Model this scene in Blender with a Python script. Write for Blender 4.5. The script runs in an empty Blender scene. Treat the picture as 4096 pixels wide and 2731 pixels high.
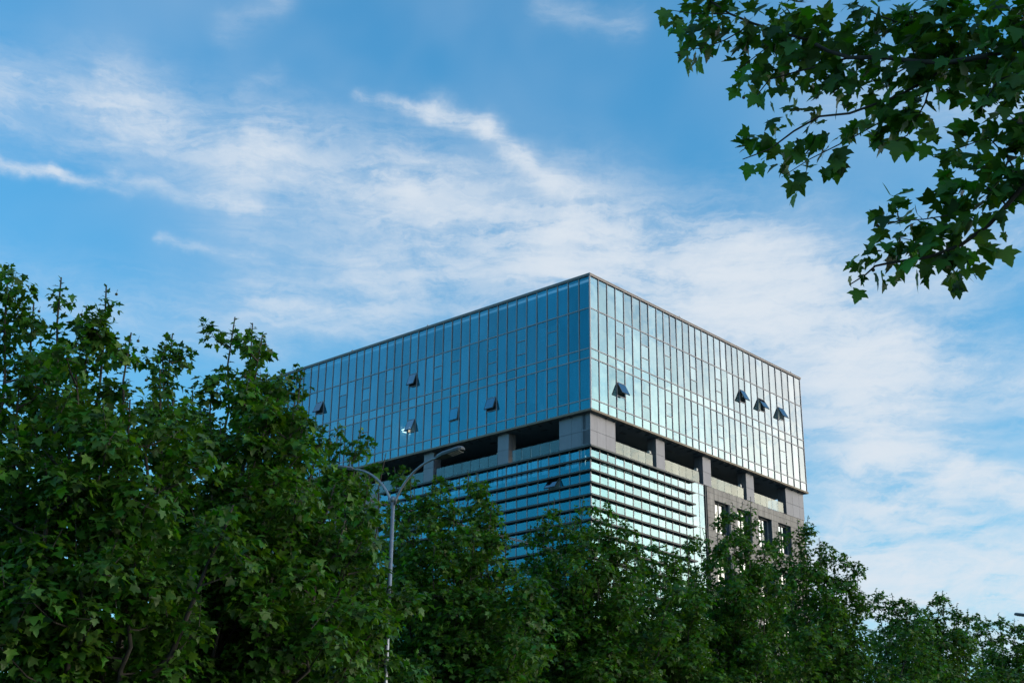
import bpy, math, random
import numpy as np
from mathutils import Matrix, Vector

random.seed(7)
RNG = np.random.default_rng(11)
scene = bpy.context.scene
COL = scene.collection

# ------------------------------------------------------------------ camera
PW, PH, FOC = 4096.0, 2731.0, 5513.3            # the photograph's size and focal length, in its pixels
PITCH, ROLL = math.radians(20.894), math.radians(0.658)
EYE = Vector((0.0, 0.0, 1.6))
_right = Vector((1, 0, 0)); _up = Vector((0, -math.sin(PITCH), math.cos(PITCH))); _fwd = Vector((0, math.cos(PITCH), math.sin(PITCH)))
CAM_R = _right * math.cos(ROLL) + _up * math.sin(ROLL)
CAM_U = -_right * math.sin(ROLL) + _up * math.cos(ROLL)
cam_data = bpy.data.cameras.new('camera')
cam_data.sensor_width = 36.0
cam_data.lens = FOC / PW * 36.0
cam_data.clip_start = 0.1
cam_data.clip_end = 6000.0
cam = bpy.data.objects.new('camera', cam_data)
COL.objects.link(cam)
m3 = Matrix((CAM_R, CAM_U, -_fwd)).transposed()
cam.matrix_world = Matrix.Translation(EYE) @ m3.to_4x4()
scene.camera = cam

def ray(px, py):
    x = (px - PW / 2) / FOC; y = -(py - PH / 2) / FOC
    return (CAM_R * x + CAM_U * y + _fwd)
def at(px, py, depth):                            # the point that far along +Y which the photograph shows at (px, py)
    d = ray(px, py)
    return EYE + d * (depth / d.y)
def project(P):                                   # world points (n,3) -> photograph pixels and distance along the axis
    Q = np.asarray(P) - np.array(EYE)
    X = Q @ np.array(CAM_R); Y = Q @ np.array(CAM_U); Zf = Q @ np.array(_fwd)
    Zs = np.where(Zf > 0.1, Zf, 0.1)
    return PW / 2 + X / Zs * FOC, PH / 2 - Y / Zs * FOC, Zf

# ------------------------------------------------------------------ sky, sun, exposure
SUN_EL, SUN_AZ = math.radians(13.0), math.radians(102.0)     # azimuth from +Y towards +X
SKY_STRENGTH = 0.15
SUN_STRENGTH = 0.5
EXPOSURE = 0.75
world = bpy.data.worlds.new('World')
scene.world = world
world.use_nodes = True
wt = world.node_tree
wt.nodes.clear()
def N(t, kind, **kw):
    n = t.nodes.new(kind)
    for k, v in kw.items():
        setattr(n, k, v)
    return n
def plug(t, sock, v):
    if isinstance(v, (int, float)): sock.default_value = v
    elif isinstance(v, (tuple, list)): sock.default_value = v
    else: t.links.new(v, sock)
def mth(t, op, a, b=0.0, c=0.0, clamp=False):
    n = N(t, 'ShaderNodeMath', operation=op, use_clamp=clamp)
    for i, v in enumerate((a, b, c)): plug(t, n.inputs[i], v)
    return n.outputs[0]
def vec(t, op, a, b=None, s=None):
    n = N(t, 'ShaderNodeVectorMath', operation=op)
    plug(t, n.inputs[0], a)
    if b is not None: plug(t, n.inputs[1], b)
    if s is not None: plug(t, n.inputs['Scale'], s)
    return n.outputs['Value'] if op in ('LENGTH', 'DOT_PRODUCT', 'DISTANCE') else n.outputs['Vector']
def xyz(t, x, y, z=0.0):
    n = N(t, 'ShaderNodeCombineXYZ')
    for i, v in enumerate((x, y, z)): plug(t, n.inputs[i], v)
    return n.outputs[0]
def noise(t, v, scale, detail=4.0, rough=0.55, dist=0.0, col=False):
    n = N(t, 'ShaderNodeTexNoise')
    plug(t, n.inputs['Vector'], v)
    n.inputs['Scale'].default_value = scale; n.inputs['Detail'].default_value = detail
    n.inputs['Roughness'].default_value = rough; n.inputs['Distortion'].default_value = dist
    return n.outputs['Color'] if col else n.outputs['Fac']
def mixc(t, fac, a, b, blend='MIX'):
    n = N(t, 'ShaderNodeMix', data_type='RGBA', blend_type=blend)
    plug(t, n.inputs[0], fac); plug(t, n.inputs[6], a); plug(t, n.inputs[7], b)
    return n.outputs[2]
def mrange(t, v, a, b, lo=0.0, hi=1.0, smooth=True):
    n = N(t, 'ShaderNodeMapRange', interpolation_type='SMOOTHSTEP' if smooth else 'LINEAR')
    plug(t, n.inputs[0], v)
    for i, x in enumerate((a, b, lo, hi)): n.inputs[i + 1].default_value = x
    return n.outputs[0]

sky = N(wt, 'ShaderNodeTexSky', sky_type='NISHITA')
sky.sun_disc = False
sky.sun_elevation = SUN_EL
sky.sun_rotation = SUN_AZ
sky.altitude = 50.0
sky.air_density = 1.0; sky.dust_density = 0.6; sky.ozone_density = 1.6
tc = N(wt, 'ShaderNodeTexCoord').outputs['Generated']
sep = N(wt, 'ShaderNodeSeparateXYZ'); wt.links.new(tc, sep.inputs[0])
dx, dy, dz = sep.outputs
AZ = mth(wt, 'ARCTAN2', dx, dy)
EL = mth(wt, 'ARCSINE', dz)
AZS = 0.9
P0 = xyz(wt, mth(wt, 'MULTIPLY', AZ, AZS), EL)
# ragged edges: the strokes are looked up at a noise-shifted direction
wob = vec(wt, 'SUBTRACT', noise(wt, tc, 9.0, 5.0, 0.6, 0.0, True), (0.5, 0.5, 0.5))
wob2 = vec(wt, 'SUBTRACT', noise(wt, tc, 34.0, 4.0, 0.6, 0.0, True), (0.5, 0.5, 0.5))
PWP = vec(wt, 'ADD', vec(wt, 'ADD', P0, vec(wt, 'SCALE', wob, s=0.038)), vec(wt, 'SCALE', wob2, s=0.014))
def dir2(px, py):
    d = ray(px * 4096 / 2352, py * 4096 / 2352).normalized()
    return (math.atan2(d.x, d.y) * AZS, math.asin(d.z))
K2 = 2352 / 4096 * FOC
def stroke(a, b, w, ia, ib):
    ax, ay = a; bx, by = b
    L2 = (bx - ax) ** 2 + (by - ay) ** 2
    rel = vec(wt, 'SUBTRACT', PWP, (ax, ay, 0.0))
    rel = vec(wt, 'MULTIPLY', rel, (1.0, 1.0, 0.0))
    t = mth(wt, 'MULTIPLY', vec(wt, 'DOT_PRODUCT', rel, (bx - ax, by - ay, 0.0)), 1.0 / L2, clamp=True)
    foot = vec(wt, 'SCALE', (bx - ax, by - ay, 0.0), s=t)
    d = vec(wt, 'DISTANCE', rel, foot)
    g = mth(wt, 'DIVIDE', d, w)
    g = mth(wt, 'POWER', 2.718, mth(wt, 'MULTIPLY', mth(wt, 'MULTIPLY', g, g), -1.0))
    amp = mth(wt, 'MULTIPLY_ADD', t, ib - ia, ia)
    return mth(wt, 'MULTIPLY', g, amp)
STROKES = [
    (-900, 60, -100, 190, 90, .45, .5), (-100, 195, 250, 245, 88, .48, .44), (250, 245, 620, 340, 84, .44, .48), (620, 340, 960, 440, 85, .46, .46),
    (-60, 175, 40, 190, 30, .35, .3), (240, 150, 300, 172, 22, .25, .2), (560, 200, 640, 170, 24, .12, .1), (520, 60, 640, 20, 34, .18, .2), (1240, 0, 1440, 40, 34, .16, .2),
    (350, 250, 560, 430, 60, .18, .25),
    (960, 440, 1300, 560, 115, .5, .68), (1300, 560, 1700, 680, 120, .75, .9), (1700, 680, 1990, 850, 140, .9, .9),
    (1990, 850, 2080, 1060, 120, .85, .65), (650, 520, 1800, 640, 160, .25, .5), (1280, 430, 1800, 560, 60, .35, .3),
    (820, 236, 1000, 268, 15, .45, .62), (1000, 268, 1130, 303, 25, .70, .78), (1130, 303, 1205, 365, 26, .72, .60), (1205, 365, 1262, 425, 24, .60, .5),
    (-200, 352, 130, 384, 14, .7, .72), (130, 384, 280, 425, 13, .62, .3), (270, 395, 600, 468, 19, .34, .42),
    (360, 545, 620, 590, 13, .34, .18),
    (1980, 1030, 2200, 1085, 42, .7, .85), (2200, 1085, 2600, 1180, 36, .95, .9), (1930, 1150, 2260, 1182, 22, .5, .4), (2030, 1200, 2130, 1216, 14, .6, .4),
    (1880, 1290, 2500, 1380, 110, .95, 1.0), (1500, 1180, 2300, 1420, 120, .3, .6),
    (0, 650, 600, 770, 80, .26, .3), (600, 690, 900, 750, 60, .45, .45), (830, 620, 1250, 720, 70, .35, .35),
    (1880, 660, 2450, 540, 90, .32, .4), (2050, 780, 2500, 930, 70, .40, .35), (2080, 1180, 2500, 1260, 60, .3, .3), (1950, 200, 2400, 260, 90, .22, .28),
    (1650, 900, 2450, 1250, 170, .28, .32), (2150, 620, 2450, 1000, 90, .15, .2),
]
acc = None
for (x0, y0, x1, y1, w, ia, ib) in STROKES:
    s = stroke(dir2(x0, y0), dir2(x1, y1), w / K2, ia, ib)
    acc = s if acc is None else mth(wt, 'ADD', acc, mth(wt, 'MULTIPLY', s, mth(wt, 'SUBTRACT', 1.0, mth(wt, 'MULTIPLY', acc, 0.55))))
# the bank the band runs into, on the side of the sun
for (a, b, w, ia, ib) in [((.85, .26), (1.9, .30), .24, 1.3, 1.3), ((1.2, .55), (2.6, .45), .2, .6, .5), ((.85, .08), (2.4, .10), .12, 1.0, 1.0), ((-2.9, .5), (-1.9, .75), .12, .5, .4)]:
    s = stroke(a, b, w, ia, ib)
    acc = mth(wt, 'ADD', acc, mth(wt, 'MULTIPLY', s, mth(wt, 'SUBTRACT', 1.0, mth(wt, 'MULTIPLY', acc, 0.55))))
# fibres: noise on a flat cloud layer, drawn out along the way the cirrus runs
inv = mth(wt, 'DIVIDE', 1.0, mth(wt, 'MAXIMUM', mth(wt, 'ADD', dz, 0.08), 0.05))
layer = xyz(wt, mth(wt, 'MULTIPLY', dx, inv), mth(wt, 'MULTIPLY', dy, inv))
rot = N(wt, 'ShaderNodeMapping'); wt.links.new(layer, rot.inputs[0])
rot.inputs['Rotation'].default_value = (0, 0, math.radians(62)); rot.inputs['Scale'].default_value = (1.0, 0.30, 1.0)
fib = noise(wt, rot.outputs[0], 7.5, 7.0, 0.62, 0.6)
rot2 = N(wt, 'ShaderNodeMapping'); wt.links.new(P0, rot2.inputs[0])
rot2.inputs['Rotation'].default_value = (0, 0, math.radians(24)); rot2.inputs['Scale'].default_value = (0.24, 1.0, 1.0)
fib2 = noise(wt, rot2.outputs[0], 30.0, 7.0, 0.66, 0.9)
soft = noise(wt, P0, 6.0, 3.0, 0.5, 0.3)
rot3 = N(wt, 'ShaderNodeMapping'); wt.links.new(PWP, rot3.inputs[0])
rot3.inputs['Rotation'].default_value = (0, 0, math.radians(19)); rot3.inputs['Scale'].default_value = (0.20, 1.0, 1.0)
fib3 = noise(wt, rot3.outputs[0], 75.0, 5.0, 0.65, 0.4)
rot4 = N(wt, 'ShaderNodeMapping'); wt.links.new(PWP, rot4.inputs[0])
rot4.inputs['Rotation'].default_value = (0, 0, math.radians(-68)); rot4.inputs['Scale'].default_value = (0.30, 1.0, 1.0)
fib4 = noise(wt, rot4.outputs[0], 42.0, 5.0, 0.62, 0.5)
fibre = mth(wt, 'ADD', mth(wt, 'ADD', mth(wt, 'MULTIPLY', mrange(wt, fib, .34, .68), .30), mth(wt, 'MULTIPLY', mrange(wt, fib2, .39, .64), .36)), mth(wt, 'ADD', mth(wt, 'MULTIPLY', mrange(wt, fib3, .40, .62), .30), mth(wt, 'MULTIPLY', mrange(wt, fib4, .40, .64), .26)))
shape = mth(wt, 'MULTIPLY_ADD', mth(wt, 'SUBTRACT', fibre, .52), 1.05, acc)
cloud = mth(wt, 'ADD', mth(wt, 'MULTIPLY', acc, mth(wt, 'MULTIPLY_ADD', fibre, 1.05, .09)), mth(wt, 'MULTIPLY', mrange(wt, shape, .2, 1.7), mth(wt, 'MULTIPLY', acc, .42)))
cloud = mth(wt, 'ADD', cloud, mth(wt, 'MULTIPLY', mrange(wt, soft, .36, .72), 0.10))
low = mrange(wt, EL, 0.0, 0.30, 0.16, 0.0)
cloud = mth(wt, 'ADD', cloud, low)
cloud = mth(wt, 'SUBTRACT', 1.0, mth(wt, 'POWER', 2.718, mth(wt, 'MULTIPLY', cloud, -1.45)))
# the blue: Nishita, slightly deeper, as the photograph's processing renders it
skyc = N(wt, 'ShaderNodeHueSaturation'); skyc.inputs['Saturation'].default_value = 1.12
wt.links.new(sky.outputs[0], skyc.inputs['Color'])
skyt = mixc(wt, 1.0, skyc.outputs[0], (0.47, 1.04, 1.16, 1), 'MULTIPLY')
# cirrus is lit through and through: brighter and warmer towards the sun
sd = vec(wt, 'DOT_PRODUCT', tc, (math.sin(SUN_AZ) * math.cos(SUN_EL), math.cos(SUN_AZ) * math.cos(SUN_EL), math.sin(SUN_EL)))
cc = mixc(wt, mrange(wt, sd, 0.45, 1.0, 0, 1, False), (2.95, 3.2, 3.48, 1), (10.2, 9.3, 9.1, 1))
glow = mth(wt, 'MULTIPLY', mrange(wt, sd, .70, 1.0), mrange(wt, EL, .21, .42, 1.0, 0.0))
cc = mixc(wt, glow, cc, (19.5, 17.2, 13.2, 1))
skyt = mixc(wt, 1.0, skyt, xyz(wt, mrange(wt, EL, .20, .62, .86, 1.03), mrange(wt, EL, .20, .62, .84, 1.03), mrange(wt, EL, .20, .62, .85, 1.03)), 'MULTIPLY')
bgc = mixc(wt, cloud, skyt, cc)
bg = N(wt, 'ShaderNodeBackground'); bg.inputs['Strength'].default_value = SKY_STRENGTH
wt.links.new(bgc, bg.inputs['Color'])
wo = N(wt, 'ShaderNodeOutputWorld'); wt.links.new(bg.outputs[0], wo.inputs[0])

sun_data = bpy.data.lights.new('sun', 'SUN')
sun_data.energy = SUN_STRENGTH; sun_data.angle = math.radians(14.0); sun_data.color = (1.0, 0.86, 0.70)
sun = bpy.data.objects.new('sun', sun_data); COL.objects.link(sun)
sdir = Vector((math.sin(SUN_AZ) * math.cos(SUN_EL), math.cos(SUN_AZ) * math.cos(SUN_EL), math.sin(SUN_EL)))
sun.rotation_euler = sdir.to_track_quat('Z', 'Y').to_euler(); sun.location = sdir * 300

scene.view_settings.view_transform = 'Standard'
scene.view_settings.look = 'None'
scene.view_settings.gamma = 1.0
scene.view_settings.use_curve_mapping = False
scene.view_settings.exposure = EXPOSURE
scene.render.engine = 'CYCLES'
scene.cycles.max_bounces = 10
scene.cycles.transparent_max_bounces = 16
scene.cycles.caustics_reflective = False; scene.cycles.caustics_refractive = False
scene.cycles.use_denoising = True

# ------------------------------------------------------------------ materials
def new_mat(name):
    m = bpy.data.materials.new(name); m.use_nodes = True
    t = m.node_tree; t.nodes.clear()
    return m, t, N(t, 'ShaderNodeOutputMaterial')
def plain(name, rgb, rough=0.6, metal=0.0, grain=0.0, gscale=30.0, streak=0.0, spec=0.5):
    m, t, o = new_mat(name)
    b = N(t, 'ShaderNodeBsdfPrincipled')
    b.inputs['Roughness'].default_value = rough; b.inputs['Metallic'].default_value = metal
    b.inputs['Specular IOR Level'].default_value = spec
    c = (*rgb, 1)
    if grain or streak:
        g = N(t, 'ShaderNodeNewGeometry').outputs['Position']
        n = noise(t, g, gscale, 5.0, 0.6)
        f = mrange(t, n, .25, .75, 1 - grain, 1 + grain, False)
        if streak:
            mp = N(t, 'ShaderNodeMapping'); t.links.new(g, mp.inputs[0]); mp.inputs['Scale'].default_value = (1, 1, .08)
            n2 = noise(t, mp.outputs[0], 3.2, 4.0, 0.6)
            f = mth(t, 'MULTIPLY', f, mrange(t, n2, .3, .7, 1 - streak, 1 + streak * .4, False))
        oi = N(t, 'ShaderNodeObjectInfo').outputs['Random']
        f = mth(t, 'MULTIPLY', f, mrange(t, oi, 0, 1, 0.94, 1.06, False))
        c = mixc(t, 1.0, c, xyz(t, f, f, f), 'MULTIPLY')
    plug(t, b.inputs['Base Color'], c)
    t.links.new(b.outputs[0], o.inputs[0])
    return m
M = {}
M['mullion'] = plain('mullion_aluminium', (.28, .275, .31), .5, .2, .10, 3)
M['rim'] = plain('weathered_rim', (.17, .135, .10), .6, .1, .25, 6)
M['coping'] = plain('coping_metal', (.22, .20, .20), .5, .3, .12, 4)
M['fin'] = plain('dark_fin_metal', (.045, .055, .06), .5, .2, .12, 3)
M['panel'] = plain('grey_aluminium_panel', (.168, .176, .212), .45, .25, .06, 2, .07)
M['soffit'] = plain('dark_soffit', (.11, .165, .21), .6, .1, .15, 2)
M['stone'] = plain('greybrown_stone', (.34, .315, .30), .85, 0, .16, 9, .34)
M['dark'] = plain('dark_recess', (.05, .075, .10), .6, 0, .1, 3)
M['inner'] = plain('interior_plaster', (.34, .34, .33), .9, 0, .05, 2)
M['ceiling'] = plain('interior_ceiling', (.55, .55, .53), .9, 0, .05, 2)
M['core'] = plain('interior_core', (.16, .17, .18), .9, 0, .2, .6)
M['curtain'] = plain('curtain_cloth', (.78, .77, .73), .9, 0, .1, 3)
M['blind'] = plain('blind_slat', (.45, .47, .48), .8, 0, .05, 3)
M['white'] = plain('white_metal', (.62, .62, .62), .5, 0, .06, 5)
M['asphalt'] = plain('asphalt', (.05, .05, .052), .9, 0, .2, 12)
M['paving'] = plain('paving', (.26, .25, .24), .85, 0, .15, 5)
M['earth'] = plain('earth', (.09, .085, .06), .95, 0, .3, 2)
M['paint'] = plain('road_paint', (.7, .7, .68), .7, 0, .1, 8)
M['pole'] = plain('galvanised_steel', (.27, .295, .33), .42, .6, .22, 9, .18)
M['lamp_body'] = plain('lamp_housing', (.05, .06, .065), .45, .4, .08, 9)
M['lamp_top'] = plain('lamp_cover', (.18, .20, .23), .4, .3, .08, 9)
M['lens'] = plain('lamp_lens', (.35, .37, .38), .15, 0, .05, 9)
M['ceramic'] = plain('insulator_ceramic', (.62, .62, .60), .25, 0, .06, 20)
M['wire'] = plain('cable', (.02, .02, .022), .6)
M['concrete'] = plain('pole_concrete', (.28, .27, .25), .9, 0, .12, 8)

def glass(name, refl, trans, fac, wav=0.012, graze=None):
    m, t, o = new_mat(name)
    g = N(t, 'ShaderNodeBsdfGlossy'); g.inputs['Roughness'].default_value = 0.015
    tr = N(t, 'ShaderNodeBsdfTransparent')
    pos = N(t, 'ShaderNodeNewGeometry').outputs['Position']
    oi = N(t, 'ShaderNodeObjectInfo').outputs['Random']
    f = mrange(t, oi, 0, 1, .86, 1.08, False)
    # faint dirt and rain marks
    mp = N(t, 'ShaderNodeMapping'); t.links.new(pos, mp.inputs[0]); mp.inputs['Scale'].default_value = (1, 1, .25)
    d = noise(t, mp.outputs[0], 1.6, 4.0, .6)
    f2 = mth(t, 'MULTIPLY', f, mrange(t, d, .3, .7, .93, 1.05, False))
    lw = N(t, 'ShaderNodeLayerWeight'); lw.inputs['Blend'].default_value = .5
    rc = mixc(t, mrange(t, lw.outputs['Facing'], .25, .55, 0, 1, False), (*refl, 1), (*(graze or refl), 1))
    plug(t, g.inputs['Color'], mixc(t, 1.0, rc, xyz(t, f2, f2, f2), 'MULTIPLY'))
    tr.inputs['Color'].default_value = (*trans, 1)
    off = vec(t, 'ADD', pos, xyz(t, mth(t, 'MULTIPLY', oi, 90.0), 0.0, 0.0))
    bm_ = N(t, 'ShaderNodeBump'); bm_.inputs['Strength'].default_value = 1.0; bm_.inputs['Distance'].default_value = wav
    t.links.new(noise(t, off, .7, 1.0, .4), bm_.inputs['Height']); t.links.new(bm_.outputs[0], g.inputs['Normal'])
    mx = N(t, 'ShaderNodeMixShader'); plug(t, mx.inputs[0], mrange(t, lw.outputs['Facing'], .22, .50, fac * .34, min(1, fac * 1.14), False))
    t.links.new(tr.outputs[0], mx.inputs[1]); t.links.new(g.outputs[0], mx.inputs[2]); t.links.new(mx.outputs[0], o.inputs[0])
    return m
M['glass'] = glass('coated_glass', (.06, .385, .47), (.58, .74, .79), .74, graze=(.385, .425, .465))
M['spandrel'] = glass('spandrel_glass', (.07, .40, .48), (.4, .58, .63), .82, graze=(.40, .44, .475))
M['rail_glass'] = glass('balustrade_glass', (.36, .375, .36), (.72, .84, .86), .40, .004)
M['window_glass'] = glass('window_glass', (.62, .66, .66), (.5, .62, .64), .8)

def leaf_mat(name, base, trans, tw=.35, rough=.42):
    m, t, o = new_mat(name)
    a = N(t, 'ShaderNodeAttribute', attribute_name='tone').outputs['Fac']
    oi = N(t, 'ShaderNodeObjectInfo').outputs['Random']
    r = mth(t, 'FRACT', mth(t, 'ADD', a, oi))
    hsv = N(t, 'ShaderNodeHueSaturation'); hsv.inputs['Color'].default_value = (*base, 1)
    plug(t, hsv.inputs['Hue'], mrange(t, r, 0, 1, .525, .472, False))
    plug(t, hsv.inputs['Saturation'], mrange(t, mth(t, 'FRACT', mth(t, 'MULTIPLY', r, 7.3)), 0, 1, .85, 1.1, False))
    plug(t, hsv.inputs['Value'], mrange(t, mth(t, 'FRACT', mth(t, 'MULTIPLY', r, 13.7)), 0, 1, .5, 1.7, False))
    b = N(t, 'ShaderNodeBsdfPrincipled'); b.inputs['Roughness'].default_value = rough
    b.inputs['Specular IOR Level'].default_value = .26
    t.links.new(hsv.outputs[0], b.inputs['Base Color'])
    tl = N(t, 'ShaderNodeBsdfTranslucent')
    plug(t, tl.inputs['Color'], mixc(t, 1.0, hsv.outputs[0], (*trans, 1), 'MULTIPLY'))
    mx = N(t, 'ShaderNodeMixShader'); mx.inputs[0].default_value = tw
    t.links.new(b.outputs[0], mx.inputs[1]); t.links.new(tl.outputs[0], mx.inputs[2]); t.links.new(mx.outputs[0], o.inputs[0])
    return m
M['leaf'] = leaf_mat('plane_leaf', (.037, .106, .011), (2.0, 2.1, .5), .29, .46)
M['bark'] = plain('plane_bark', (.040, .036, .030), .9, 0, .3, 7)
M['ball'] = plain('seed_ball_skin', (.06, .06, .025), .9, 0, .2, 40)

def emit(name, rgb, s):
    m, t, o = new_mat(name)
    e = N(t, 'ShaderNodeEmission'); e.inputs[0].default_value = (*rgb, 1); e.inputs[1].default_value = s
    t.links.new(e.outputs[0], o.inputs[0]); return m
M['tube'] = emit('lit_tube', (1.0, .88, .66), 9.0)
M['tube_cool'] = emit('lit_tube_cool', (.85, .95, 1.0), 9.0)

# ------------------------------------------------------------------ mesh helpers
def tag(o, label=None, cat=None, group=None, kind=None):
    if label: o['label'] = label
    if cat: o['category'] = cat
    if group: o['group'] = group
    if kind: o['kind'] = kind
    return o
def link(name, mesh, parent=None):
    o = bpy.data.objects.new(name, mesh); COL.objects.link(o)
    if parent is not None: o.parent = parent
    return o
def empty(name, loc, rz=0.0):
    o = bpy.data.objects.new(name, None); COL.objects.link(o); o.location = loc; o.rotation_euler = (0, 0, rz)
    o.empty_display_size = .5
    return o
BOXF = [(0, 3, 2, 1), (4, 5, 6, 7), (0, 1, 5, 4), (1, 2, 6, 5), (2, 3, 7, 6), (3, 0, 4, 7)]
def box_verts(x0, x1, y0, y1, z0, z1):
    return [(x0, y0, z0), (x1, y0, z0), (x1, y1, z0), (x0, y1, z0), (x0, y0, z1), (x1, y0, z1), (x1, y1, z1), (x0, y1, z1)]
_unit = {}
def unit_box(mat):
    if mat not in _unit:
        me = bpy.data.meshes.new('box_' + mat)
        me.from_pydata(box_verts(-.5, .5, -.5, .5, -.5, .5), [], BOXF); me.materials.append(M[mat]); _unit[mat] = me
    return _unit[mat]
def box(name, b, mat, parent=None, rot=None):
    x0, x1, y0, y1, z0, z1 = b
    o = link(name, unit_box(mat), parent)
    o.location = ((x0 + x1) / 2, (y0 + y1) / 2, (z0 + z1) / 2)
    o.scale = (abs(x1 - x0), abs(y1 - y0), abs(z1 - z0))
    if rot: o.rotation_euler = rot
    return o
class MB:
    def __init__(s): s.v = []; s.f = []
    def box(s, *b):
        n = len(s.v); s.v += box_verts(*b); s.f += [tuple(i + n for i in q) for q in BOXF]
    def tube(s, pts, rad, k=6, cap=True):
        n = len(s.v); P = [Vector(p) for p in pts]
        prev = None
        for i, p in enumerate(P):
            d = (P[min(i + 1, len(P) - 1)] - P[max(i - 1, 0)]).normalized()
            if prev is None:
                a = d.orthogonal().normalized()
            else:
                a = (prev - d * prev.dot(d)).normalized()
            prev = a; b = d.cross(a)
            r = rad[i] if hasattr(rad, '__len__') else rad
            for j in range(k):
                t = 2 * math.pi * j / k
                s.v.append(tuple(p + a * (math.cos(t) * r) + b * (math.sin(t) * r)))
        for i in range(len(P) - 1):
            for j in range(k):
                s.f.append((n + i * k + j, n + i * k + (j + 1) % k, n + (i + 1) * k + (j + 1) % k, n + (i + 1) * k + j))
        if cap:
            s.f.append(tuple(n + j for j in range(k))[::-1]); s.f.append(tuple(n + (len(P) - 1) * k + j for j in range(k)))
    def build(s, name, mat, parent=None, smooth=False):
        me = bpy.data.meshes.new(name); me.from_pydata(s.v, [], s.f); me.materials.append(M[mat])
        if smooth: me.polygons.foreach_set('use_smooth', [True] * len(me.polygons))
        me.update()
        return link(name, me, parent)

# ------------------------------------------------------------------ ground
def sheet(name, x0, x1, y0, y1, z, mat):
    me = bpy.data.meshes.new(name); me.from_pydata([(x0, y0, z), (x1, y0, z), (x1, y1, z), (x0, y1, z)], [], [(0, 1, 2, 3)])
    me.materials.append(M[mat]); o = link(name, me); o['kind'] = 'structure'; return o
sheet('ground', -2500, 2500, -2500, 2500, 0.0, 'earth')
road_ang = math.radians(-30)
def slab(name, b, mat):
    o = box(name, b, mat); o['kind'] = 'structure'
    c = Vector(o.location); R = Matrix.Rotation(road_ang, 3, 'Z'); o.location = R @ c; o.rotation_euler = (0, 0, road_ang); return o
slab('pavement', (-5.5, 3.0, -120, 160, -.2, .13), 'paving')
slab('road', (-22, -5.5, -120, 160, -.2, .012), 'asphalt')
slab('far_pavement', (-27, -22, -120, 160, -.2, .13), 'paving')

# ------------------------------------------------------------------ the office building
# local axes: x runs along the face turned to the right, y along the face turned to the left, the near corner at x = y = 0
ZO = 1.6
B = empty('office_building', (6.068, 100.0, 0.0), math.radians(48.397))
tag(B, 'tall office block with overhanging mirror glass top floors above grey columns and dark fins', 'building')
def fb(face, u0, u1, d0, d1, z0, z1):
    z0 += ZO; z1 += ZO
    return (u0, u1, d0, d1, z0, z1) if face == 'R' else (d0, d1, u0, u1, z0, z1)
def fbox(name, face, u0, u1, d0, d1, z0, z1, mat, parent=None, rot=None):
    return box(name, fb(face, u0, u1, d0, d1, z0, z1), mat, parent or B, rot)
TOP, R1, R2, R3, R4, BOT = 43.82, 41.10, 37.74, 36.95, 33.61, 32.81
UL = [0, 1.08, 2.18, 3.28, 4.37, 5.46, 6.54, 7.63, 8.68, 9.71, 10.81, 11.85, 12.89, 13.92, 14.97, 16.01, 17.07, 18.06, 19.06, 20.03, 21.03, 22.02, 23.0, 24.0, 24.99, 26.01, 27.01, 28.06, 29.1, 30.15, 31.2, 32.25, 33.29, 34.32]
UL += [34.32 + 1.075 * i for i in range(1, 10)]
UR = [0, 1.09, 2.21, 3.3, 4.43, 5.55, 6.66, 7.77, 8.91, 9.92, 10.86, 11.8, 12.74, 13.7, 14.64, 15.59, 16.61, 17.55, 18.51, 19.45, 20.4, 21.34, 22.3, 23.34, 24.41, 25.53, 26.64, 27.76, 28.89, 30.01, 31.14, 32.23]
WL, WR = UL[-1], UR[-1]
OPEN = {('L', 0, 18): 20, ('L', 0, 30): 24, ('L', 1, 9): 20, ('L', 1, 13): 7, ('L', 1, 18): 22, ('R', 1, 3): 27, ('R', 0, 21): 27, ('R', 0, 24): 29, ('R', 0, 27): 28}
SPL = {'L': {3, 6, 9, 13, 15, 18, 21, 24, 27, 30, 33, 36, 39, 41}, 'R': {3, 6, 9, 13, 17, 21, 24, 27}}
def jit(o, face, s=.0035):
    o.rotation_euler = (random.gauss(0, s), random.gauss(0, s) if face == 'L' else 0, random.gauss(0, s))
    return o
GD0, GD1 = .004, .024
def casement(face, u0, u1, z0, z1, deg):
    # a top-hung sash swung outwards: frame, with the pane as its child
    w, h = u1 - u0, z1 - z0
    m = MB(); t = .055
    m.box(0, w, -.03, .03, -t, 0); m.box(0, w, -.03, .03, -h, -h + t); m.box(0, t, -.03, .03, -h + t, -t); m.box(w - t, w, -.03, .03, -h + t, -t)
    fr = m.build('casement_window', 'fin', B)
    fr['label'] = 'casement swung open at the bottom'
    g = box('casement_pane', (t, w - t, -.034, -.02, -h + t, -t), 'glass', fr)
    st = MB(); st.tube([(w * .15, 0, -h * .75), (w * .15, .30, -h * .62)], .012, 5)
    st.tube([(w * .85, 0, -h * .75), (w * .85, .30, -h * .62)], .012, 5)
    st.build('stay', 'mullion', fr)
    if face == 'R':
        fr.matrix_local = Matrix.Translation((u0, -.01, z1 + ZO)) @ Matrix.Rotation(math.radians(-deg), 4, 'X')
    else:
        fr.matrix_local = Matrix.Translation((-.01, u1, z1 + ZO)) @ Matrix.Rotation(math.radians(-90), 4, 'Z') @ Matrix.Rotation(math.radians(-deg), 4, 'X')
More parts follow.
